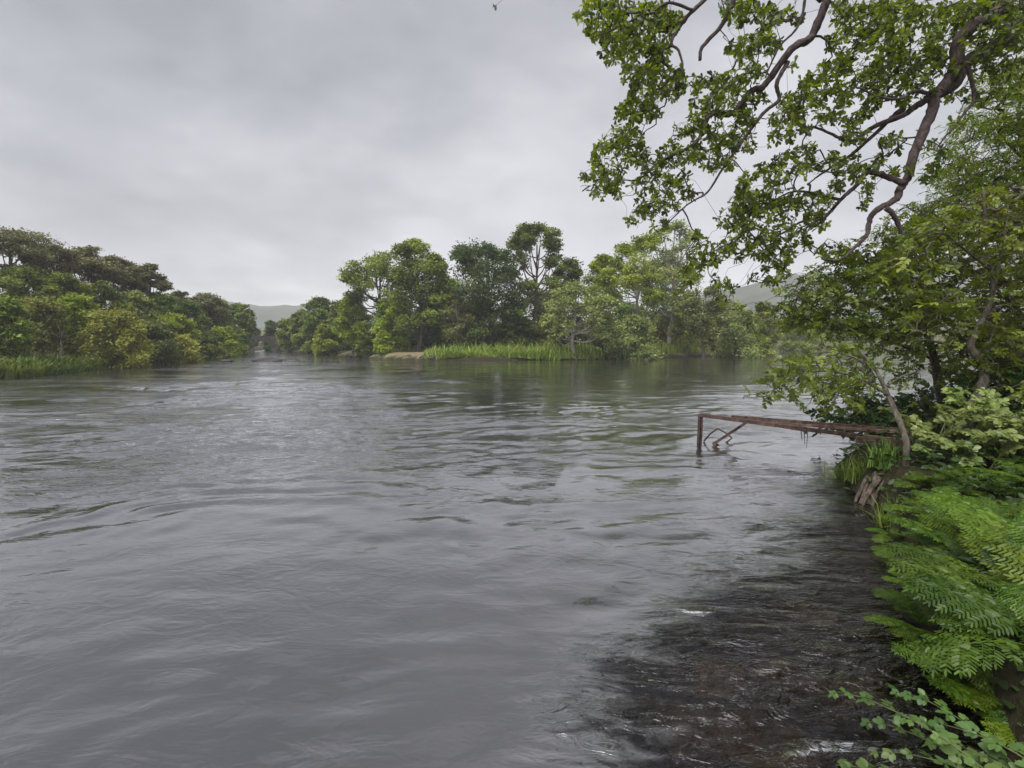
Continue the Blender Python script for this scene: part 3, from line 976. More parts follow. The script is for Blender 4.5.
gx, gy = band((424, 604), 0, 0, 13000, 5.0, 1)
ok = heights(gx, gy)[1][1] > -.02
gx, gy = gx[ok], gy[ok]
gh = 1.15 * (.22 + .42 * np.clip(.5 + .45 * wob(gx * .55 + 3, gy * .8) + R.normal(0, .16, len(gx)), 0, 1.3) + .5 * (R.uniform(size=len(gx)) < .06)) * (.35 + .65 * sstep((gx + 7.2) / 2.5)) * (.45 + .55 * sstep((8.2 - gx) / 2.5))
o = blades(on_ground(gx, gy), gh, .045, M['grass'], 'grass', seed=1, lean=.7, tone0=.42)
tag(o, 'tall bright green grass along the island shore', 'grass')
gx, gy = band((640, 768), 0, 0, 3500, 3.2, 2)
ok = heights(gx, gy)[1][1] > .05
o = blades(on_ground(gx[ok], gy[ok]), .8, .05, M['grass'], 'grass', seed=2, tone0=.6)
tag(o, 'green grass under the bushes at the right of the island', 'grass')
r = np.random.default_rng(3)
gx, gy = r.uniform(-24, 22, 9000), r.uniform(36, 56, 9000)
dd = heights(gx, gy)[1][1]
ok = (dd > 2.6) & ~((np.exp(-((gx + 10.5) / 4.2) ** 2) > .3) & (dd < 3.4))
o = blades(on_ground(gx[ok], gy[ok]), .42, .05, M['grass'], 'grass', seed=3, tone0=.66)
tag(o, 'rough yellowish grass under the island trees', 'grass')
# left waterside strip
px = R.uniform(-60, 134, 9000)
base = np.array([G(a, np.interp(a, (-60, 0, 65, 130), (385, 379, 373.5, 367.3)))[:2] for a in px])
k = 1 + (2.2 * R.uniform(0, 1, len(px)) ** 1.2) / np.hypot(base[:, 0], base[:, 1])
gx, gy = base[:, 0] * k, base[:, 1] * k
ok = heights(gx, gy)[1][0] > .02
o = blades(on_ground(gx[ok], gy[ok]), .5, .045, M['tuft'], 'grass', seed=4, lean=.6, tone0=.6)
tag(o, 'bright green reeds and ferns along the left waterside', 'grass')
gx, gy = R.uniform(-52, -20, 16000), R.uniform(18, 60, 16000)
dd = heights(gx, gy)[1][0]
ok = (dd > 1.5) & (dd < 18)
o = blades(on_ground(gx[ok], gy[ok]), .6, .06, M['thicket_brown'], 'undergrowth', seed=5, lean=.7, tone0=.55)
tag(o, 'brown and green undergrowth between the left bank trees', 'undergrowth')


# ------------------------------------------------------------------ near trees grown from limbs towards leaf clusters
def grow(nodes, attract, rng, wig=.12):
    pts = [np.array(p) for p in nodes]
    P_ = np.zeros((len(nodes) + len(attract) * 3, 3))
    n = len(nodes)
    P_[:n] = np.array(nodes)
    par = np.full(len(P_), -1)
    owner = np.full(len(P_), -1)
    A = np.array(attract)
    d0 = np.array([np.min(((P_[:n] - a) ** 2).sum(1)) for a in A])
    order = np.argsort(d0)
    twigs, tpar, cnt = [], [], []
    for ai in order:
        a = A[ai]
        k = int(np.argmin(((P_[:n] - a) ** 2).sum(1)))
        s = P_[k].copy()
        ln = np.linalg.norm(a - s)
        m1 = s * .66 + a * .34 + rng.normal(0, wig * ln, 3) + np.array([0, 0, .05 * ln])
        m2 = s * .33 + a * .67 + rng.normal(0, wig * ln * .7, 3) + np.array([0, 0, .05 * ln])
        ti = len(twigs)
        twigs.append(np.array([s, m1, m2, a]))
        tpar.append(owner[k])
        cnt.append(1)
        for q in (m1, m2, a):
            P_[n] = q
            owner[n] = ti
            n += 1
    for ti in range(len(twigs) - 1, -1, -1):
        if tpar[ti] >= 0:
            cnt[tpar[ti]] += cnt[ti]
    return twigs, cnt


def near_tree(root, limbs, attract, leafmat, barkmat, mode, rng, size, rmin=.0022, per=7, tone=.48, up=.6, twigk=.0015, limb_n=9, crown_name='crown'):
    """limbs: (points, r0, r1); attract: cluster centres. All in world space; root at the tree's base."""
    o = np.array(root.location)
    tk, cr = MB(), MB()
    nodes = []
    for pts, r0, r1 in limbs:
        pts = [np.array(q, float) for q in pts]
        if mode == 'rosette':
            pts = pts[:1] + [q + rng.normal(0, min(.045, r0 * .8), 3) for q in pts[1:-1]] + pts[-1:]
            r0, r1 = (r0 * .86, r1 * .86)
        c = spline(pts, 7)
        c = c + np.concatenate([[np.zeros(3)], rng.normal(0, r0 * .05, (len(c) - 2, 3)), [np.zeros(3)]])
        v, f = tube(c - o, np.linspace(r0, r1, len(c)), limb_n, .07, rng)
        tk.add(v, f)
        nodes += list(c)
    tw, cnt = grow(nodes, attract, rng)
    for t, c in zip(tw, cnt):
        r0 = min(rmin + twigk * math.sqrt(c), .03)
        v, f = tube(spline(t - o, 2), np.linspace(r0, max(rmin * .8, r0 * .55), 7), 4 if c < 6 else 6)
        tk.add(v, f)
    tip = np.array([t[-1] for t in tw]) - o
    tdir = nrm(np.array([t[-1] - t[-2] for t in tw]))
    n = len(tip)
    if mode == 'rosette':
        ctone = tone + rng.normal(0, .19, n)
        for j in range(per):
            keep = rng.uniform(size=n) < .9
            m = keep.sum()
            ax = nrm(tdir[keep] + np.array([0, 0, .35]))
            rv = nrm(np.cross(ax, rng.normal(size=(m, 3))))
            el = rng.uniform(.0, .9, m)[:, None]
            d = nrm(rv * np.cos(el) + ax * np.sin(el) + np.array([0, 0, -.18]))
            nn = ax * .8 + np.array([0, 0, .5]) + rng.normal(0, .35, (m, 3))
            back = rng.uniform(0, .07, m)[:, None]
            place(cr, *LEAF_OAK, tip[keep] - tdir[keep] * back, d, nn, size * rng.uniform(.65, 1.2, m), np.clip(ctone[keep] + rng.normal(0, .13, m), 0, 1))
    else:
        T = SPRAYS if mode == 'spray' else PINNATE
        ctone = tone + rng.normal(0, .12, n)
        for j in range(per):
            v = T[j % len(T)]
            a = rng.uniform(0, 2 * PI, n)
            d = nrm(np.stack([np.cos(a), np.sin(a), rng.normal(-.15, .22, n)], 1) + tdir * .5)
            nn = np.array([0, 0, up]) + rng.normal(0, .3, (n, 3))
            place(cr, v[0], v[1], tip - d * size * .15, d, nn, size * rng.uniform(.6, 1.2, n), np.clip(ctone + rng.normal(0, .12, n), 0, 1))
    tk.build('trunk', barkmat, root)
    cr.build(crown_name, leafmat, root)


def path(pts, d):
    if not isinstance(d, (list, tuple)):
        d = [d] * len(pts)
    dd = np.interp(np.arange(len(pts)), np.linspace(0, len(pts) - 1, len(d)), d)
    return [P(a, b, y) for (a, b), y in zip(pts, dd)]


# the overhanging oak
rng = np.random.default_rng(5)
ox, oy = 9.0, 6.4
oak = thing('oak_tree', 'big overhanging oak whose limbs and lobed leaves reach in from the upper right', 'oak tree', (ox, oy, hz(ox, oy) - .1))
top = np.array([8.6, 6.5, 5.9])
j1 = P(935, 93, 6.6)
limbs = [
    ([(ox, oy, hz(ox, oy) - .3), (ox - .1, oy, 1.8), (ox + .1, oy + .05, 3.8), top], .34, .22),
    ([top, (7.9, 6.6, 6.2)] + path([(1045, -22), (1002, 14), (970, 36), (962, 60), (948, 84), (935, 95)], 6.6), 1.0 * .105, .072),
    (path([(935, 95), (929, 118), (918, 150), (913, 172), (904, 184), (892, 196), (884, 210), (872, 222), (869, 236), (858, 246), (842, 252), (822, 259)], [6.6, 6.2]), .075, .012),
    (path([(886, 208), (896, 216), (901, 232), (903, 246)], 6.25), .038, .022),
    ([top, (7.6, 6.9, 6.0)] + path([(1030, 18), (1004, 36), (976, 62), (950, 84), (930, 98)], 6.8), .085, .06),
    (path([(930, 98), (912, 106), (896, 116), (882, 125), (868, 136), (852, 141), (838, 135), (820, 130), (806, 128)], [6.6, 7.0]), .05, .012),
    (path([(904, 108), (890, 122), (876, 131), (858, 150), (838, 160), (820, 172), (808, 184)], [6.7, 7.2]), .04, .009),
    (path([(931, 94), (912, 92), (898, 96), (880, 95), (860, 88)], [6.6, 6.1]), .03, .01),
    (path([(905, 184), (884, 178), (866, 172), (854, 182), (842, 200), (830, 212), (814, 221), (798, 222), (782, 229), (764, 240)], [6.4, 6.8]), .042, .01),
    (path([(842, 200), (826, 196), (806, 193), (790, 194), (768, 206), (750, 214)], [6.6, 7.0]), .024, .007),
    (path([(961, 62), (972, 74), (975, 95), (966, 114), (955, 126), (946, 138), (940, 144)], [6.6, 6.3]), .028, .010),
    ([top, (7.4, 7.4, 7.2), (5.8, 7.2, 7.0)] + path([(834, -14), (822, 6), (806, 34), (788, 62), (771, 78), (750, 95), (735, 106), (715, 120), (697, 135), (680, 150), (660, 164), (640, 175), (622, 180)], [7.0, 7.0, 6.7]), .085, .008),
    (path([(788, 62), (779, 80), (779, 98), (766, 110), (750, 130), (735, 155), (720, 170), (704, 190), (690, 203), (674, 220), (658, 232)], [7.0, 6.6]), .034, .006),
    (path([(806, -10), (803, 14), (796, 30), (781, 48), (770, 66), (765, 78)], [7.0, 6.9]), .022, .010),
    ([P(822, 0, 7.0), P(780, -40, 6.8)] + path([(742, -16), (732, 8), (722, 26), (710, 44), (700, 60)], 6.6), .045, .022),
    (path([(742, -16), (716, -2), (692, 10), (679, 18), (678, 38), (681, 55), (680, 70), (676, 84)], [6.6, 6.4]), .035, .010),
    (path([(692, 10), (668, 6), (648, 14), (628, 24), (610, 30), (596, 36)], [6.5, 6.3]), .022, .006),
    ([top, (8.0, 5.4, 7.0), (6.4, 4.6, 7.2), (4.6, 4.4, 6.8), (3.0, 4.6, 6.2)], .10, .03),
    ([(6.4, 4.6, 7.2), (5.2, 3.4, 6.8), (4.0, 2.6, 6.2)], .06, .02),
]
blobs = """590 12 14,610 8 14,630 15 16,650 12 14,600 35 14,620 40 18,640 38 18,660 25 14,672 22 12,607 58 8,625 55 14,648 58 14,660 45 12,632 72 10,645 80 14,660 70 12,640 95 14,655 90 12,675 80 12,682 85 9,670 95 8,630 112 14,650 110 12,700 85 10,712 90 12,722 80 10,725 10 8,718 105 14,700 108 10,
628 118 10,622 130 12,635 140 12,610 142 10,600 152 10,620 155 14,632 160 10,600 168 12,588 178 8,610 178 14,600 190 9,612 192 10,640 150 8,645 165 8,665 160 10,672 150 8,680 162 8,692 150 10,695 125 12,710 130 12,725 140 14,680 130 8,700 155 10,712 160 12,725 165 10,660 172 10,638 188 8,648 180 9,672 185 10,680 180 8,665 195 8,690 195 8,640 205 9,655 203 8,670 207 8,632 218 7,650 215 8,
660 225 7,700 240 9,712 248 8,695 258 10,690 270 11,685 280 9,680 292 6,705 262 8,715 265 7,725 220 8,735 215 8,745 222 10,735 232 10,728 248 10,740 250 11,752 235 12,760 248 12,770 238 12,765 265 8,780 262 9,775 250 10,790 255 8,720 281 7,728 290 7,722 300 6,752 280 5,765 282 6,775 278 7,785 272 6,745 200 14,760 205 14,775 195 14,790 205 10,800 200 10,810 215 10,820 205 8,800 235 8,790 240 8,808 245 6,825 252 8,835 250 8,850 255 8,
735 15 12,750 10 14,765 18 14,775 10 8,760 35 12,745 45 12,735 55 10,755 55 10,770 45 9,740 75 10,730 85 10,750 80 8,760 70 8,795 22 6,790 15 6,728 98 10,745 105 12,740 115 10,760 95 8,795 65 5,805 82 8,815 78 8,830 70 10,840 60 10,832 45 8,845 30 10,838 15 10,850 10 12,865 15 12,870 30 12,860 50 10,850 70 12,870 70 12,800 92 10,815 95 12,835 90 12,850 95 10,870 95 10,790 105 10,800 115 10,820 110 10,840 112 10,865 110 8,
745 125 10,735 140 10,750 145 8,780 120 10,795 118 10,805 130 8,775 140 8,790 138 8,830 120 8,850 122 10,860 135 9,845 140 8,785 158 8,800 155 8,775 165 8,810 148 8,760 170 9,750 180 10,745 190 10,770 175 9,785 175 8,800 170 8,815 165 9,835 160 10,850 165 12,860 175 8,840 175 8,835 185 8,815 198 8,830 200 8,755 205 10,745 210 10,775 215 10,785 225 8,760 225 8,820 222 8,870 185 6,
880 10 12,895 20 12,875 30 12,890 45 12,905 10 12,925 12 10,940 20 10,910 35 10,900 55 10,915 60 10,930 50 8,940 35 8,960 12 10,885 60 10,870 75 8,890 75 8,905 80 8,880 90 8,870 105 8,925 75 8,995 20 10,985 40 8,1005 30 8,1015 60 8,985 60 8,1000 50 8,1015 8 10,980 8 10,
1000 10 16,1015 35 13,960 25 14,985 55 12,940 60 10,1020 82 10,930 40 9,885 140 8,880 160 6,895 150 6,900 135 5,875 170 8,895 175 8,930 145 6,940 150 6,945 155 6,935 165 6,925 180 6,910 170 5,955 125 6,866 195 6,862 205 5"""
att = []
for b in blobs.replace('\n', '').split(','):
    bx, by, br = map(float, b.split())
    depth = np.interp(bx, (590, 760, 860, 1000), (6.7, 6.9, 6.6, 6.5))
    for _ in range(max(2, int(br * br * .15))):
        a, rr_ = rng.uniform(0, 2 * PI), br * math.sqrt(rng.uniform())
        att.append(P(bx + rr_ * math.cos(a), by + rr_ * math.sin(a), depth - .5 + abs(rng.normal(0, 1.5))))
for px, py in zip(rng.uniform(870, 1040, 420), rng.uniform(-5, 105, 420)):
    if py < 118 - .75 * abs(px - 940) * .4:
        att.append(P(px, py, 6.4 + abs(rng.normal(0, 1.2))))
for _ in range(1500):                    # the part of the crown above the picture
    px, py = rng.uniform(570, 1350), -rng.uniform(8, 420)
    if rng.uniform() < .4 + .6 * (px - 570) / 700:
        att.append(P(px, py, rng.uniform(4.4, 9.0)))
for _ in range(650):
    q = np.array([rng.uniform(-.5, 8), rng.uniform(.2, 7), rng.uniform(5.8, 8.2)])
    if q[0] > .5 + .2 * rng.normal() or rng.uniform() < .4:
        att.append(q)
near_tree(oak, limbs, att, M['oak_near'], M['bark_oak'], 'rosette', rng, .078, per=7, limb_n=10)


def inpoly(px, py, poly):
    return sdist(np.array(px), np.array(py), poly) > 0


def sample(poly, n, d0, d1, rng):
    p = np.array(poly)
    out = []
    while len(out) < n:
        a = rng.uniform(p[:, 0].min(), p[:, 0].max(), 400)
        b = rng.uniform(p[:, 1].min(), p[:, 1].max(), 400)
        for x, y in zip(a[inpoly(a, b, poly)], b[inpoly(a, b, poly)]):
            out.append(P(x, y, rng.uniform(d0, d1)))
    return out[:n]


def clumped(poly, nc, per, sig, d0, d1, rng):
    c = sample(poly, nc, d0, d1, rng)
    out = []
    for q in c:
        for _ in range(max(1, int(rng.poisson(per)))):
            out.append(q + rng.normal(0, 1, 3) * sig * np.array([1, 1, .38]))
    return out


def gp(px, dp):
    x = (px - 512) / F * dp
    return np.array([x, dp, hz(x, dp) - .05])


# slim leaning sapling over the jetty
rng = np.random.default_rng(21)
b = gp(913, 4.55)
t = thing('sapling', 'slim leaning sapling with sparse leaves hanging over the jetty', 'tree', b)
ln = [b] + path([(906, 440), (896, 414), (885, 388), (873, 366), (858, 350)], [4.6, 5.1])
near_tree(t, [(ln, .032, .012), (path([(888, 395), (862, 380), (836, 372), (812, 372), (790, 378), (772, 388)], [4.8, 5.4]), .012, .004),
              (path([(876, 368), (850, 356), (826, 352), (804, 356), (786, 366)], [5.0, 5.6]), .012, .004), (path([(884, 388), (905, 375), (930, 368)], 4.9), .010, .004)],
          clumped([(764, 386), (780, 362), (812, 345), (862, 340), (884, 362), (872, 392), (852, 404), (818, 410), (790, 402), (770, 396)], 70, 4.6, .10, 4.7, 5.7, rng),
          M['thicket'], M['bark_sapling'], 'spray', rng, .16, per=1, tone=.50)
# curved grey trunk
rng = np.random.default_rng(22)
b = gp(966, 5.3)
t = thing('small_tree', 'small tree with a curved pale grey trunk and dark leafy crown on the bank', 'tree', b)
ln = [b] + path([(970, 412), (981, 388), (985, 370), (977, 356), (971, 345), (984, 316), (993, 292), (989, 262), (985, 228), (984, 190)], [5.3, 5.6])
near_tree(t, [(ln, .058, .012), (path([(993, 292), (1000, 262), (1005, 235), (1008, 205)], 5.5), .018, .006), (path([(984, 318), (1004, 305), (1022, 318), (1040, 330)], 5.6), .016, .008),
              (path([(971, 345), (950, 345), (925, 340), (900, 345)], [5.5, 5.3]), .016, .006), (path([(990, 270), (965, 250), (945, 235), (925, 232)], [5.5, 5.2]), .014, .005)],
          clumped([(905, 240), (935, 215), (985, 185), (1060, 165), (1060, 400), (1000, 388), (960, 345), (915, 335), (895, 300)], 165, 6.5, .15, 5.0, 6.6, rng),
          M['thicket'], M['bark_sapling'], 'spray', rng, .175, per=1, tone=.46)
# brown trunk behind
rng = np.random.default_rng(23)
b = gp(945, 6.9)
t = thing('small_tree', 'leafy tree with a reddish brown trunk behind the jetty end', 'tree', b)
ln = [b] + path([(944, 412), (939, 385), (934, 360), (926, 330), (912, 300), (895, 275), (880, 255)], [6.8, 7.0])
near_tree(t, [(ln, .075, .018), (path([(926, 330), (890, 312), (855, 300), (820, 296), (795, 300)], [6.9, 7.3]), .03, .007), (path([(912, 300), (930, 270), (940, 240), (945, 215)], 7.0), .025, .007),
              (path([(934, 360), (900, 345), (870, 335), (840, 330)], [6.8, 6.6]), .02, .006)],
          clumped([(778, 300), (800, 280), (835, 268), (858, 245), (890, 232), (915, 222), (950, 230), (955, 300), (945, 335), (905, 340), (860, 335), (815, 335), (780, 328)], 190, 6.5, .19, 6.2, 7.8, rng) + clumped([(862, 338), (960, 335), (965, 392), (930, 400), (880, 372)], 24, 5, .16, 6.2, 7.4, rng),
          M['thicket'], M['bark_oak'], 'spray', rng, .19, per=1, tone=.60)
# bright rowan behind, upper right
rng = np.random.default_rng(24)
b = gp(1045, 8.6)
t = thing('rowan_tree', 'bright yellow green tree standing behind the oak limbs at the right edge', 'tree', b)
ln = [b] + path([(1046, 330), (1040, 260), (1030, 200), (1022, 150), (1018, 110)], [8.6, 8.8])
near_tree(t, [(ln, .09, .02), (path([(1036, 230), (1010, 205), (985, 185), (960, 180)], [8.6, 8.2]), .03, .008), (path([(1024, 160), (1005, 140), (990, 120)], 8.6), .025, .008)],
          clumped([(892, 236), (905, 215), (930, 190), (952, 150), (968, 120), (985, 95), (1024, 55), (1100, 30), (1100, 240), (1000, 235), (940, 240)], 300, 9, .20, 7.6, 9.6, rng),
          M['rowan'], M['bark'], 'pinnate', rng, .26, per=1, tone=.52)
# bronzed shrub filling the right edge
rng = np.random.default_rng(25)
b = gp(1030, 6.2)
t = thing('small_tree', 'bronze green small tree crowding the right edge beside the curved trunk', 'tree', b)
ln = [b] + path([(1034, 380), (1038, 320), (1030, 260), (1022, 210)], 6.3)
near_tree(t, [(ln, .05, .012), (path([(1036, 330), (1010, 300), (990, 285)], 6.2), .016, .005)],
          clumped([(955, 240), (990, 205), (1080, 190), (1080, 410), (1000, 405), (965, 350)], 120, 8, .17, 5.8, 7.2, rng),
          M['thicket_brown'], M['bark'], 'spray', rng, .18, per=1, tone=.48)


def bush(name, label, cat, centre, rx, h, mat_, n, size, seed, mode='spray', bark=None, tone=.45):
    rng = np.random.default_rng(seed)
    x, y = centre
    z = hz(x, y) - .05
    t = thing(name, label, cat, (x, y, z))
    limbs = []
    for k in range(6):
        a = k * 1.05 + rng.uniform(-.3, .3)
        e = np.array([x + rx * .7 * math.cos(a), y + rx * .7 * math.sin(a), z + h * rng.uniform(.6, .9)])
        limbs.append(([(x, y, z), (x + rx * .2 * math.cos(a), y + rx * .2 * math.sin(a), z + h * .45), e], .014, .005))
    att = []
    while len(att) < n:
        q = rng.uniform(-1, 1, 3)
        if q[0] ** 2 + q[1] ** 2 + q[2] ** 2 < 1 and q[2] > -.9:
            px_, py_ = x + q[0] * rx, y + q[1] * rx
            att.append(np.array([px_, py_, z + h * (.55 + .5 * q[2])]))
    near_tree(t, limbs, att, mat_, bark or M['bark'], mode, rng, size, per=1, tone=tone, limb_n=5)
    return t


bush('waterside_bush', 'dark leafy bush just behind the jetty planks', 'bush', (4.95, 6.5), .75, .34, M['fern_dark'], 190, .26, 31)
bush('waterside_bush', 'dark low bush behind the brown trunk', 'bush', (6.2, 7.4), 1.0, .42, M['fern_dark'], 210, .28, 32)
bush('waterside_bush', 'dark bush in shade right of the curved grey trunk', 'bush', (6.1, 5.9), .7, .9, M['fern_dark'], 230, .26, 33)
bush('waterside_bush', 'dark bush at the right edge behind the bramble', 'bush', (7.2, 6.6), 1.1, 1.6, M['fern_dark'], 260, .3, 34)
bush('waterside_bush', 'leafy bush on the bank further along behind the trees', 'bush', (9.2, 9.0), 1.3, 1.4, M['thicket'], 260, .3, 35)
bush('waterside_bush', 'last leafy bush along the bank near the bright side channel', 'bush', (14, 11.2), 1.8, 1.5, M['thicket'], 260, .36, 36)


# bramble with trifoliate leaves
def trifoliate(seed):
    r = np.random.default_rng(seed)
    parts = [(xf(LEAF_OVAL[0] * np.array([1, 1.35, 1]), (.42, 0, 0), 0, .58, -.15, r.normal(0, .2)), LEAF_OVAL[1])]
    for s in (1, -1):
        parts.append((xf(LEAF_OVAL[0] * np.array([1, 1.35, 1]), (.38, 0, 0), s * 1.25, .5, -.12, r.normal(0, .25)), LEAF_OVAL[1]))
        parts.append((xf(LEAF_OVAL[0] * np.array([1, 1.3, 1]), (.2, 0, 0), s * 1.4, .42, -.12, r.normal(0, .25)), LEAF_OVAL[1]))
    parts.append(tube([(0, 0, 0), (.2, 0, .03), (.42, 0, 0)], [.014, .012, .01], 3))
    return combine(parts)


TRI = [trifoliate(s) for s in (1, 2, 3)]


def cane_plant(name, label, cat, roots, tips, mat_, size, seed, per=9, r0=.006, group=None, arch=.2, t0=.35, tone=.55):
    """Arching canes with compound leaves: thing > stem, leaves."""
    rng = np.random.default_rng(seed)
    o = np.array(roots[0], float)
    t = thing(name, label, cat, o, group)
    st, lf = MB(), MB()
    for rt, tp in zip(roots, tips):
        rt, tp = np.array(rt, float), np.array(tp, float)
        ln = np.linalg.norm(tp - rt)
        c = spline([rt, rt * .6 + tp * .4 + np.array([0, 0, arch * ln]), rt * .25 + tp * .75 + np.array([0, 0, arch * .8 * ln]), tp], 8)
        v, f = tube(c - o, np.linspace(r0, r0 * .35, len(c)), 5)
        st.add(v, f)
        tt = np.linspace(t0, 1, per)
        idx = np.clip((tt * (len(c) - 1)).astype(int), 1, len(c) - 1)
        pos = c[idx] - o
        tan = nrm(c[idx] - c[idx - 1])
        side = np.where(np.arange(per) % 2 == 0, 1, -1)[:, None]
        lat = nrm(np.cross(tan, np.array([0, 0, 1.0])))
        d = nrm(lat * side * rng.uniform(.6, 1.1, (per, 1)) + tan * .6 + np.array([0, 0, .1]) + rng.normal(0, .2, (per, 3)))
        nn = np.array([0, 0, 1.0]) + rng.normal(0, .3, (per, 3)) + np.array([0, -.45, 0])
        for k in range(3):
            m = np.arange(per) % 3 == k
            if m.any():
                place(lf, TRI[k][0], TRI[k][1], pos[m], d[m], nn[m], size * rng.uniform(.65, 1.2, m.sum()) * (1.05 - .4 * tt[m]), np.clip(tone + rng.normal(0, .17, m.sum()), 0, 1))
    st.build('stem', M['stem'], t)
    lf.build('leaves', mat_, t)
    return t


def canes(cx, cy, n, rad, h, rng):
    roots, tips = [], []
    for k in range(n):
        a = rng.uniform(0, 2 * PI)
        x, y = cx + rng.normal(0, .12), cy + rng.normal(0, .12)
        roots.append((x, y, hz(x, y) - .02))
        tx, ty = cx + rad * math.cos(a) * rng.uniform(.4, 1), cy + rad * math.sin(a) * rng.uniform(.4, 1)
        tips.append((tx, ty, hz(x, y) + h * rng.uniform(.45, 1)))
    return roots, tips


for i, (cx, cy, n, rad, h, lab) in enumerate([
        (4.15, 4.75, 13, .55, .50, 'pale leaved bramble at the foot of the slim leaning sapling'),
        (4.75, 4.75, 15, .6, .60, 'pale leaved bramble in front of the curved grey trunk'),
        (4.6, 4.15, 15, .55, .62, 'pale leaved bramble at the right edge above the bright ferns'),
        (5.5, 5.2, 13, .6, .75, 'pale leaved bramble at the right edge beside the curved trunk'),
        (3.95, 4.40, 12, .40, .24, 'low bramble on the bank between the root bundle and the first big fern'),
        (4.05, 4.25, 12, .45, .34, 'low bramble right behind the brightest upper ferns'),
        (4.5, 4.55, 12, .5, .45, 'bramble filling the bank under the curved grey trunk'),
        ]):
    rg = np.random.default_rng(60 + i)
    ro, ti = canes(cx, cy, n, rad, h, rg)
    cane_plant('bramble_bush', lab, 'bramble', ro, ti, M['bramble'], .125, 70 + i, per=15, group='brambles on the bank')

# briar shoots at the bottom right corner
sprigs = [
    ('long briar shoot with small leaves reaching furthest left over the shallow water', [((1.55, 1.25), (827, 690, 1.95)), ((1.6, 1.3), (862, 720, 1.85))]),
    ('arching briar shoot with small leaves in the middle of the bottom right corner', [((1.62, 1.3), (892, 690, 1.98)), ((1.6, 1.2), (905, 722, 1.85))]),
    ('low leafy briar shoot at the bottom edge of the photo', [((1.45, 1.2), (826, 764, 1.68)), ((1.5, 1.15), (868, 752, 1.72)), ((1.55, 1.2), (930, 742, 1.72)), ((1.6, 1.25), (975, 757, 1.70))]),
]
for i, (lab, arms) in enumerate(sprigs):
    ro = [(x, y, hz(x, y)) for (x, y), _ in arms]
    ti = [tuple(P(*q)) for _, q in arms]
    cane_plant('briar_shoot', lab, 'briar', ro, ti, M['rose'], .072, 90 + i, per=13, r0=.003, arch=.12, t0=.2, group='briar shoots', tone=.6)


# ------------------------------------------------------------------ royal ferns
def frond_mesh(seed, mat_, L=1.0, pairs=9, tone=.5, bare=.22):
    r = np.random.default_rng(seed)
    leafl = blade([0, .2, .7, .95, 1.0], [.08, .145, .135, .07, .0], .15, .1)
    T = leafl[0]
    pos, ang, sc, tn = [], [], [], []
    spines = [(np.array([[0, 0], [1, 0]]), .008)]
    for i in range(pairs):
        s = bare + (1 - bare) * (i + .3) / pairs
        u = (i + .3) / pairs
        pl = .30 * (math.sin(PI * (.22 + .74 * u)) ** .8) * r.uniform(.9, 1.1)
        for sd in (1, -1):
            a = sd * (1.12 - .55 * u) + r.normal(0, .05)
            e = np.array([s, 0]) + pl * np.array([math.cos(a), math.sin(a)])
            spines.append((np.array([[s, 0], e]), .004))
            npin = max(4, int(9 * pl / .3))
            pt = r.normal(0, .08)
            for k in range(npin):
                w = (k + .6) / npin
                b = np.array([s, 0]) + pl * w * np.array([math.cos(a), math.sin(a)])
                for s2 in (1, -1):
                    pos.append(b)
                    ang.append(a + s2 * (1.25 - .45 * w))
                    sc.append(.098 * (1 - .45 * w) * r.uniform(.85, 1.1) * (.65 + .35 * pl / .3))
                    tn.append(pt)
            pos.append(e - .03 * (e - np.array([s, 0])))
            ang.append(a); sc.append(.06); tn.append(pt)
    pos.append(np.array([.98, 0])); ang.append(0); sc.append(.08); tn.append(0)
    pos, ang, sc, tn = np.array(pos), np.array(ang), np.array(sc), np.array(tn)
    n = len(pos)
    ca, sa = np.cos(ang)[:, None], np.sin(ang)[:, None]
    vx = pos[:, 0:1] + sc[:, None] * (T[None, :, 0] * ca - T[None, :, 1] * sa)
    vy = pos[:, 1:2] + sc[:, None] * (T[None, :, 0] * sa + T[None, :, 1] * ca)
    tilt = r.normal(0, .35, n)[:, None]
    vz = sc[:, None] * (T[None, :, 2] + T[None, :, 1] * tilt)
    flat = np.stack([vx, vy, vz], -1).reshape(-1, 3)
    off = (np.arange(n) * len(T))[:, None, None]
    fs = [(np.asarray(f)[None] + off).reshape(-1, 4) for f in leafl[1]]
    mb = MB()

    bend = r.uniform(.7, 1.15)

    def warp(p):
        s, y, z = p[:, 0], p[:, 1], p[:, 2]
        th0 = .80                      # leaves the crown steeply, then arches over
        th = th0 - bend * s
        # integrate direction along s
        x = (np.sin(th0) - np.sin(th)) / bend
        h = (np.cos(th) - np.cos(th0)) / bend
        nx, nz = -np.sin(th), np.cos(th)
        zz = z - .45 * y * y
        return np.stack([x + nx * zz, y, h + nz * zz], 1) * L
    mb.add(warp(flat), fs, np.repeat(np.clip(tone + tn + r.normal(0, .10, n), 0, 1), len(T)))
    for ln, rad in spines:
        k = 9 if rad > .005 else 4
        t = np.linspace(0, 1, k)[:, None]
        c = ln[0] * (1 - t) + ln[1] * t
        v, f = tube(warp(np.concatenate([c, np.zeros((k, 1))], 1)), np.linspace(rad, rad * .4, k) * L, 4)
        mb.add(v, f, .62)
    return mb.mesh('frond', mat_)


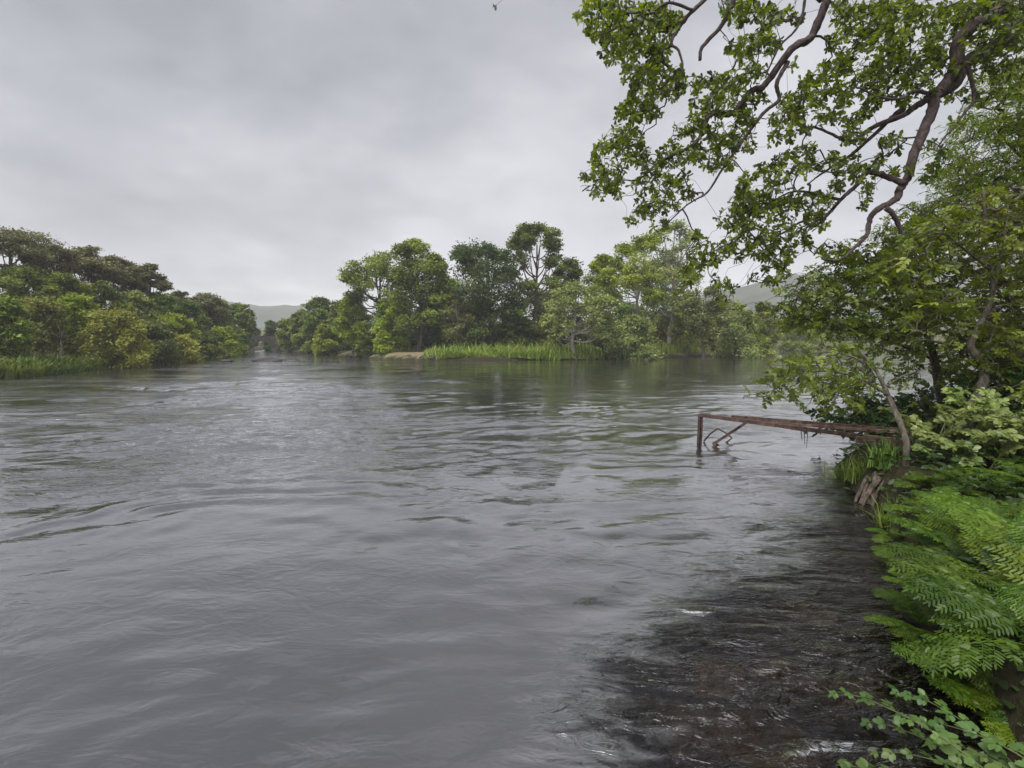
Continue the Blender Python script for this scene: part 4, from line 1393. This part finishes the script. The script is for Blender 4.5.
FRONDS = [frond_mesh(s, M['fern'], tone=.28 + .08 * s) for s in range(5)]
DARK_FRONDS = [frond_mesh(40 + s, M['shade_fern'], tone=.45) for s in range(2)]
ORANGE = frond_mesh(77, M['orange'], pairs=8)
spots = [  # px, depth, size, lean to the water, label
    (922, 4.05, .26, .15, 'small bright fern clump furthest along the bank, at the water edge'),
    (962, 3.90, .38, .1, 'bright green royal fern below the pale brambles, nearest the roots'),
    (1025, 3.75, .46, .1, 'bright green royal fern beneath the right hand brambles'),
    (1075, 3.35, .52, .1, 'bright green royal fern at the right edge under the brambles'),
    (942, 3.45, .30, .2, 'low royal fern overhanging a dark stone at the water edge'),
    (1010, 3.20, .48, .1, 'royal fern with one withered orange frond'),
    (962, 3.0, .36, .25, 'royal fern reaching out over the water left of the withered frond'),
    (1065, 2.80, .56, .1, 'big royal fern at the right edge, below the withered frond'),
    (990, 2.68, .42, .25, 'royal fern whose long fronds fan out over the dark riffle'),
    (1085, 2.40, .58, .15, 'big royal fern cut by the right edge, halfway down the ferns'),
    (1020, 2.35, .42, .28, 'royal fern drooping to the water above the briar shoots'),
    (1030, 2.08, .32, .3, 'small royal fern just above the tip of the briar shoots'),
    (1065, 2.12, .40, .3, 'small royal fern leaning over the corner of the dark riffle'),
    (1095, 1.98, .46, .25, 'nearest royal fern, at the lower right edge'),
    (932, 3.75, .26, .2, 'dark shade fern between the first two bright ferns'),
    (946, 3.2, .24, .3, 'dark shade fern tucked under the low fern at the water edge'),
    (972, 2.78, .26, .35, 'dark shade fern under the long fanned fronds'),
    (1000, 2.45, .28, .35, 'dark shade fern hanging low at the water, halfway down the ferns'),
    (1030, 2.2, .26, .35, 'dark shade fern hanging low near the bottom right corner'),
    (1018, 2.20, .40, .2, 'royal fern on the bank just above the corner briars'),
    (1046, 2.0, .42, .2, 'royal fern right beside the longest briar shoots'),
    (1075, 1.84, .42, .2, 'lowest fern at the right edge, behind the briar leaves'),
    ((2.80, 3.55, .05), 0, 0.15, .12, 'small royal fern at the foot of the bank, fronds touching the water'),
    ((2.58, 3.20, .05), 0, 0.16, .12, 'small royal fern at the foot of the bank, fronds touching the water'),
    ((2.37, 2.85, .04), 0, 0.17, .12, 'small royal fern at the foot of the bank, fronds touching the water'),
    ((2.19, 2.55, .03), 0, 0.20, .12, 'small royal fern at the foot of the bank, fronds touching the water'),
    ((2.09, 2.35, .02), 0, 0.26, .12, 'small royal fern at the foot of the bank, fronds touching the water'),
    ((2.04, 2.15, .02), 0, 0.28, .12, 'small royal fern at the foot of the bank, fronds touching the water'),
    ((1.99, 2.00, .02), 0, 0.28, .12, 'small royal fern at the foot of the bank, fronds touching the water'),
    ((1.94, 1.85, .02), 0, 0.30, .12, 'small royal fern at the foot of the bank, fronds touching the water'),
    (1040, 3.0, .34, .1, 'dark shade fern right of the withered orange frond'),
]
for i, (px, dp, sz, tl, lab) in enumerate(spots):
    sz *= .86
    g = np.array(px, float) if 'foot' in lab else gp(px + (12 if dp > 2.6 else 0), dp)
    t = thing('royal_fern', lab, 'fern', g, 'small ferns at the foot of the bank' if 'foot' in lab else 'royal ferns along the bank')
    n = 6
    for k in range(n):
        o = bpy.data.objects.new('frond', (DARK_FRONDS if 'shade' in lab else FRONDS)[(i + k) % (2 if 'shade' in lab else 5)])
        COL.objects.link(o)
        o.parent = t
        az = k * 2 * PI / n + R.normal(0, .2) + i
        o.rotation_euler = (R.normal(0, .12), R.normal(0, .16) - tl * math.cos(az - PI * 1.08), az)
        o.rotation_euler[1] = R.normal(0, .14) + tl * (math.cos(az - PI * 1.08))
        o.scale = [sz * R.uniform(.85, 1.45)] * 3
    if 'withered orange' in lab:
        o = bpy.data.objects.new('frond', ORANGE)
        COL.objects.link(o)
        o.parent = t
        o['label'] = 'withered orange frond'
        o.rotation_euler = (0, -.75, -1.9)
        o.scale = [sz * .62] * 3

# ------------------------------------------------------------------ ground cover of the near bank
rng = np.random.default_rng(8)
gx, gy = rng.uniform(1, 16, 110000), rng.uniform(.3, 13, 110000)
zz, (_, _, dr, _) = heights(gx, gy)
keep = (dr > .03) & (rng.uniform(size=len(gx)) < np.where(gx < 7, .75, .2)) & (np.hypot(gx, gy) > 1.75)
gx, gy, zz = gx[keep], gy[keep], zz[keep]
n = len(gx)
mb = MB()
a = rng.uniform(0, 2 * PI, n)
place(mb, *LEAF_OVAL, np.stack([gx, gy, zz + np.abs(rng.normal(0, 1, n)) * np.where(gy > 3.6, .10, .04)], 1), np.stack([np.cos(a), np.sin(a), rng.normal(.1, .3, n)], 1),
      np.array([0, 0, 1.0]) + rng.normal(0, .4, (n, 3)), rng.uniform(.035, .08, n), np.clip(.45 + rng.normal(0, .2, n), 0, 1))
tag(mb.build('undergrowth', M['cover']), 'dark low leaves covering the near bank soil', 'undergrowth', kind='stuff')

for px, dp, lab in [(866, 4.95, 'tuft of long green grass hanging over the bank below the jetty'), (890, 4.75, 'tuft of grass beside the foot of the leaning sapling'), (905, 3.95, 'tuft of bright grass among the first ferns'), (852, 5.35, 'small tuft of grass under the jetty planks')]:
    g = gp(px, dp)
    rr_ = np.random.default_rng(int(px))
    n = 130
    pos = np.stack([rr_.normal(0, .06, n), rr_.normal(0, .06, n), np.zeros(n)], 1)
    o = blades(pos, .26, .006, M['tuft'], 'grass_tuft', None, None, .75, int(px), .62)
    o.location = [float(c) for c in g]
    tag(o, lab, 'grass tuft', 'grass tufts on the near bank')

# exposed roots
g = gp(888, 4.55)
t = thing('exposed_root', 'weathered grey brown root bundle running down the bank into the water', 'root', g)
mb = MB()
rr_ = np.random.default_rng(4)
for k in range(26):
    a = rr_.uniform(-.16, .16)
    s = np.array([a * .6 + .1, .12 + rr_.normal(0, .05), .12 + rr_.normal(0, .03)])
    e = np.array([a * 1.3 - .22 + rr_.normal(0, .04), -.16 + rr_.normal(0, .06), -.42])
    v, f = tube(spline([s, (s * .6 + e * .4) + np.array([-.04, -.05, .08]), (s * .25 + e * .75) + rr_.normal(0, .02, 3), e], 4), np.linspace(rr_.uniform(.012, .03), .008, 13), 5, .12, rr_)
    mb.add(v, f)
mb.build('root', M['root'], t)
for i, (px, py, z, sz, lab) in enumerate([
        (872, 478, .06, (.09, .07, .08), 'dark rounded stone at the water beside the root bundle'),
        (848, 474, .03, (.16, .11, .09), 'dark wet stone under the jetty at the water edge'),
        (905, 560, .08, (.07, .08, .06), 'dark stone under the fern fronds at the water edge'),
        (897, 520, .05, (.08, .07, .06), 'dark stone below the first fern clump'),
        (918, 610, .05, (.07, .08, .05), 'dark stone under the ferns halfway along the bank'),
        (945, 655, .03, (.06, .06, .05), 'dark stone half hidden by drooping ferns near the corner')]):
    p = G(px, py, z)
    rock('bank_rock', lab, (p[0], p[1], z - .03), sz, M['rock'], 50 + i, 'rock', 'rocks at the near waterside', rot=i * .9)


# ------------------------------------------------------------------ jetty
def beam(mb, a, b, w, h, up=(0, 0, 1)):
    a, b, up = np.array(a, float), np.array(b, float), np.array(up, float)
    d = nrm(b - a)
    s = nrm(np.cross(d, up))
    u = np.cross(s, d)
    n = 7
    v = []
    for k in range(n):
        c = a + (b - a) * k / (n - 1)
        for x, y in ((-1, -1), (1, -1), (1, 1), (-1, 1)):
            v.append(c + s * w / 2 * x + u * h / 2 * y + R.normal(0, .0012, 3))
    f = []
    for k in range(n - 1):
        for j in range(4):
            f.append([k * 4 + j, k * 4 + (j + 1) % 4, k * 4 + 4 + (j + 1) % 4, k * 4 + 4 + j])
    f.append([3, 2, 1, 0])
    f.append([(n - 1) * 4 + j for j in range(4)])
    mb.add(np.array(v), [np.array(f)])


ZT = .435
PT = P(701.5, 415, 7.28)
foot = np.array([PT[0], PT[1], 0])
jet = thing('broken_jetty', 'broken rusty jetty frame with a few loose planks reaching over the water', 'jetty', foot)


def jb(name, m_, parts):
    mb = MB()
    for a, b, w, h in parts:
        beam(mb, np.array(a) - foot, np.array(b) - foot, w, h)
    return mb.build(name, m_, jet, smooth=False)


mb = MB()
beam(mb, np.array([0, 0, -.7]), np.array([0, 0, PT[2] - .02]), .018, .075, (0, 1, 0))
beam(mb, np.array([-.034, .0, -.7]), np.array([-.034, .0, PT[2] - .021]), .065, .014, (1, 0, 0))
mb.build('post', M['rust'], jet, smooth=False)
E1 = P(905, 444, 5.35); E1[2] = ZT
E2 = P(912, 436, 5.75); E2[2] = ZT
PT2 = PT + np.array([.03, .06, 0])
jb('rail', M['rust'], [(PT + np.array([-.03, 0, .0]), P(862, 436.5, 5.62), .05, .045)])
jb('rail', M['rust'], [(P(735, 418, 7.0) + np.array([0, .10, .0]), E2 + np.array([0, .05, 0]), .045, .05)])
S1 = P(746, 422, 6.85)
jb('brace', M['rust'], [(S1 + np.array([0, .0, -.01]), P(713, 443, 7.12) + np.array([0, 0, -.02]), .03, .035)])
jb('brace', M['rust'], [(P(713, 442, 7.14), P(722, 447.5, 7.1), .025, .025)])
mb = MB()
rod = [P(704, 441, 7.3), P(710, 434, 7.34), P(717.5, 428.5, 7.38), P(725, 432.5, 7.36), P(732, 438, 7.3), P(727, 442, 7.25), P(722, 447, 7.2), P(715, 450, 7.2) - np.array([0, 0, .05])]
v, f = tube(np.repeat(np.array(rod) - foot, 2, 0)[::2], .012, 6)
mb.add(v, f)
mb.build('bent_rod', M['rust'], jet)
jb('plank', M['plank'], [(P(858, 437.5, 5.62) + np.array([0, 0, -.02]), P(925, 447, 5.05), .10, .07)])
jb('plank', M['plank'], [(P(795, 429, 6.3) + np.array([.0, .06, .0]), P(908, 442.5, 5.4) + np.array([0, .05, .012]), .10, .028)])
jb('plank', M['plank'], [(P(770, 423.5, 6.7) + np.array([0, .13, .0]), P(905, 436, 5.7) + np.array([0, .12, .03]), .10, .03)])
jb('plank', M['plank'], [(P(845, 431, 6.1) + np.array([0, .2, .0]), P(915, 439, 5.6) + np.array([0, .22, .02]), .12, .03)])
jb('cross_piece', M['rust'], [(P(800, 426, 6.35), P(806, 432, 6.0), .02, .05)])
mb = MB()
for k in range(3):
    a = P(801 + k * 3, 430, 6.2) - foot
    v, f = tube([a, a + np.array([.01, 0, -.07]), a + np.array([R.normal(0, .02), 0, -.13 - .05 * k])], [.006, .005, .003], 4)
    mb.add(v, f)
mb.build('hanging_weed', M['root'], jet)

# ------------------------------------------------------------------ haze
def haze():
    m, N, L, out = mat('damp_air')
    v = N('ShaderNodeVolumePrincipled')
    v.inputs['Color'].default_value = (.92, .92, .97, 1)
    v.inputs['Density'].default_value = .0009
    v.inputs['Anisotropy'].default_value = .1
    L(v.outputs[0], out.inputs['Volume'])
    x0, x1, y0, y1, z0, z1 = -860, 860, -130, 860, -4, 130
    mb = MB()
    mb.add(np.array([(x, y, z) for z in (z0, z1) for x, y in ((x0, y0), (x1, y0), (x1, y1), (x0, y1))]),
           [np.array([[3, 2, 1, 0], [4, 5, 6, 7], [0, 1, 5, 4], [1, 2, 6, 5], [2, 3, 7, 6], [3, 0, 4, 7]])])
    tag(mb.build('haze', m, smooth=False), kind='stuff')


haze()

# ------------------------------------------------------------------ sky and light
SUN_EL, SUN_AZ = math.radians(58), math.radians(215)        # azimuth from +Y, clockwise: behind and left of the camera
w = bpy.data.worlds.new('World')
S.world = w
w.use_nodes = True
nt = w.node_tree
nt.nodes.clear()


def WN(t, **kw):
    n = nt.nodes.new(t)
    for k, v in kw.items():
        if k in n.inputs.keys():
            n.inputs[k].default_value = v
        else:
            setattr(n, k, v)
    return n


WL = nt.links.new
tc = WN('ShaderNodeTexCoord')
sp = WN('ShaderNodeSeparateXYZ')
WL(tc.outputs['Generated'], sp.inputs[0])
zz = math_(WN, WL, 'ADD', math_(WN, WL, 'MAXIMUM', sp.outputs[2], 0.0), .22)
cb = WN('ShaderNodeCombineXYZ')
WL(math_(WN, WL, 'DIVIDE', sp.outputs[0], zz), cb.inputs[0])
WL(math_(WN, WL, 'DIVIDE', sp.outputs[1], zz), cb.inputs[1])
n1 = WN('ShaderNodeTexNoise', Scale=.75, Detail=7, Roughness=.52, Distortion=.5)
WL(cb.outputs[0], n1.inputs['Vector'])
n2 = WN('ShaderNodeTexNoise', Scale=2.2, Detail=6, Roughness=.55, Distortion=.3)
WL(cb.outputs[0], n2.inputs['Vector'])
s = math_(WN, WL, 'ADD', math_(WN, WL, 'MULTIPLY', n1.outputs[0], .72), math_(WN, WL, 'MULTIPLY', n2.outputs[0], .28))
# brighter towards the break in the cloud ahead and right, greyer up and to the left
s = math_(WN, WL, 'ADD', s, math_(WN, WL, 'MULTIPLY', sp.outputs[0], .10))
s = math_(WN, WL, 'SUBTRACT', s, math_(WN, WL, 'MULTIPLY', math_(WN, WL, 'SUBTRACT', sp.outputs[2], .27), .30))
rp = WN('ShaderNodeValToRGB')
ramp(rp, [(.34, (.23, .231, .245)), (.45, (.36, .36, .374)), (.54, (.505, .50, .518)), (.66, (.64, .63, .645))])
WL(s, rp.inputs[0])
el = WN('ShaderNodeMapRange')
el.inputs['From Min'].default_value, el.inputs['From Max'].default_value = .62, .95
el.inputs['To Min'].default_value, el.inputs['To Max'].default_value = 3.8, 16.0
WL(sp.outputs[2], el.inputs['Value'])
cl = WN('ShaderNodeVectorMath', operation='SCALE')
WL(rp.outputs[0], cl.inputs[0])
WL(el.outputs[0], cl.inputs['Scale'])
sky = WN('ShaderNodeTexSky', sky_type='NISHITA')
sky.sun_disc = False
sky.sun_elevation = SUN_EL
sky.sun_rotation = SUN_AZ
mixc = mix(WN, WL, .06, cl.outputs[0], sky.outputs[0])
bg = WN('ShaderNodeBackground', Strength=.1)
WL(mixc, bg.inputs['Color'])
wo_ = WN('ShaderNodeOutputWorld')
WL(bg.outputs[0], wo_.inputs[0])

sd = bpy.data.lights.new('sun', 'SUN')
sd.energy = 1.5
sd.angle = math.radians(40)
sd.color = (1, .965, .92)
so = bpy.data.objects.new('sun', sd)
COL.objects.link(so)
so.rotation_euler = (PI / 2 - SUN_EL, 0, PI - SUN_AZ)

S.view_settings.view_transform = 'Standard'
S.view_settings.look = 'None'
S.view_settings.exposure = 1.8
S.view_settings.gamma = 1.0
S.view_settings.use_curve_mapping = False
S.cycles.max_bounces = 8
S.cycles.diffuse_bounces = 3
S.cycles.glossy_bounces = 3
S.cycles.transmission_bounces = 3
S.cycles.transparent_max_bounces = 8
S.cycles.volume_bounces = 1
S.cycles.use_denoising = True
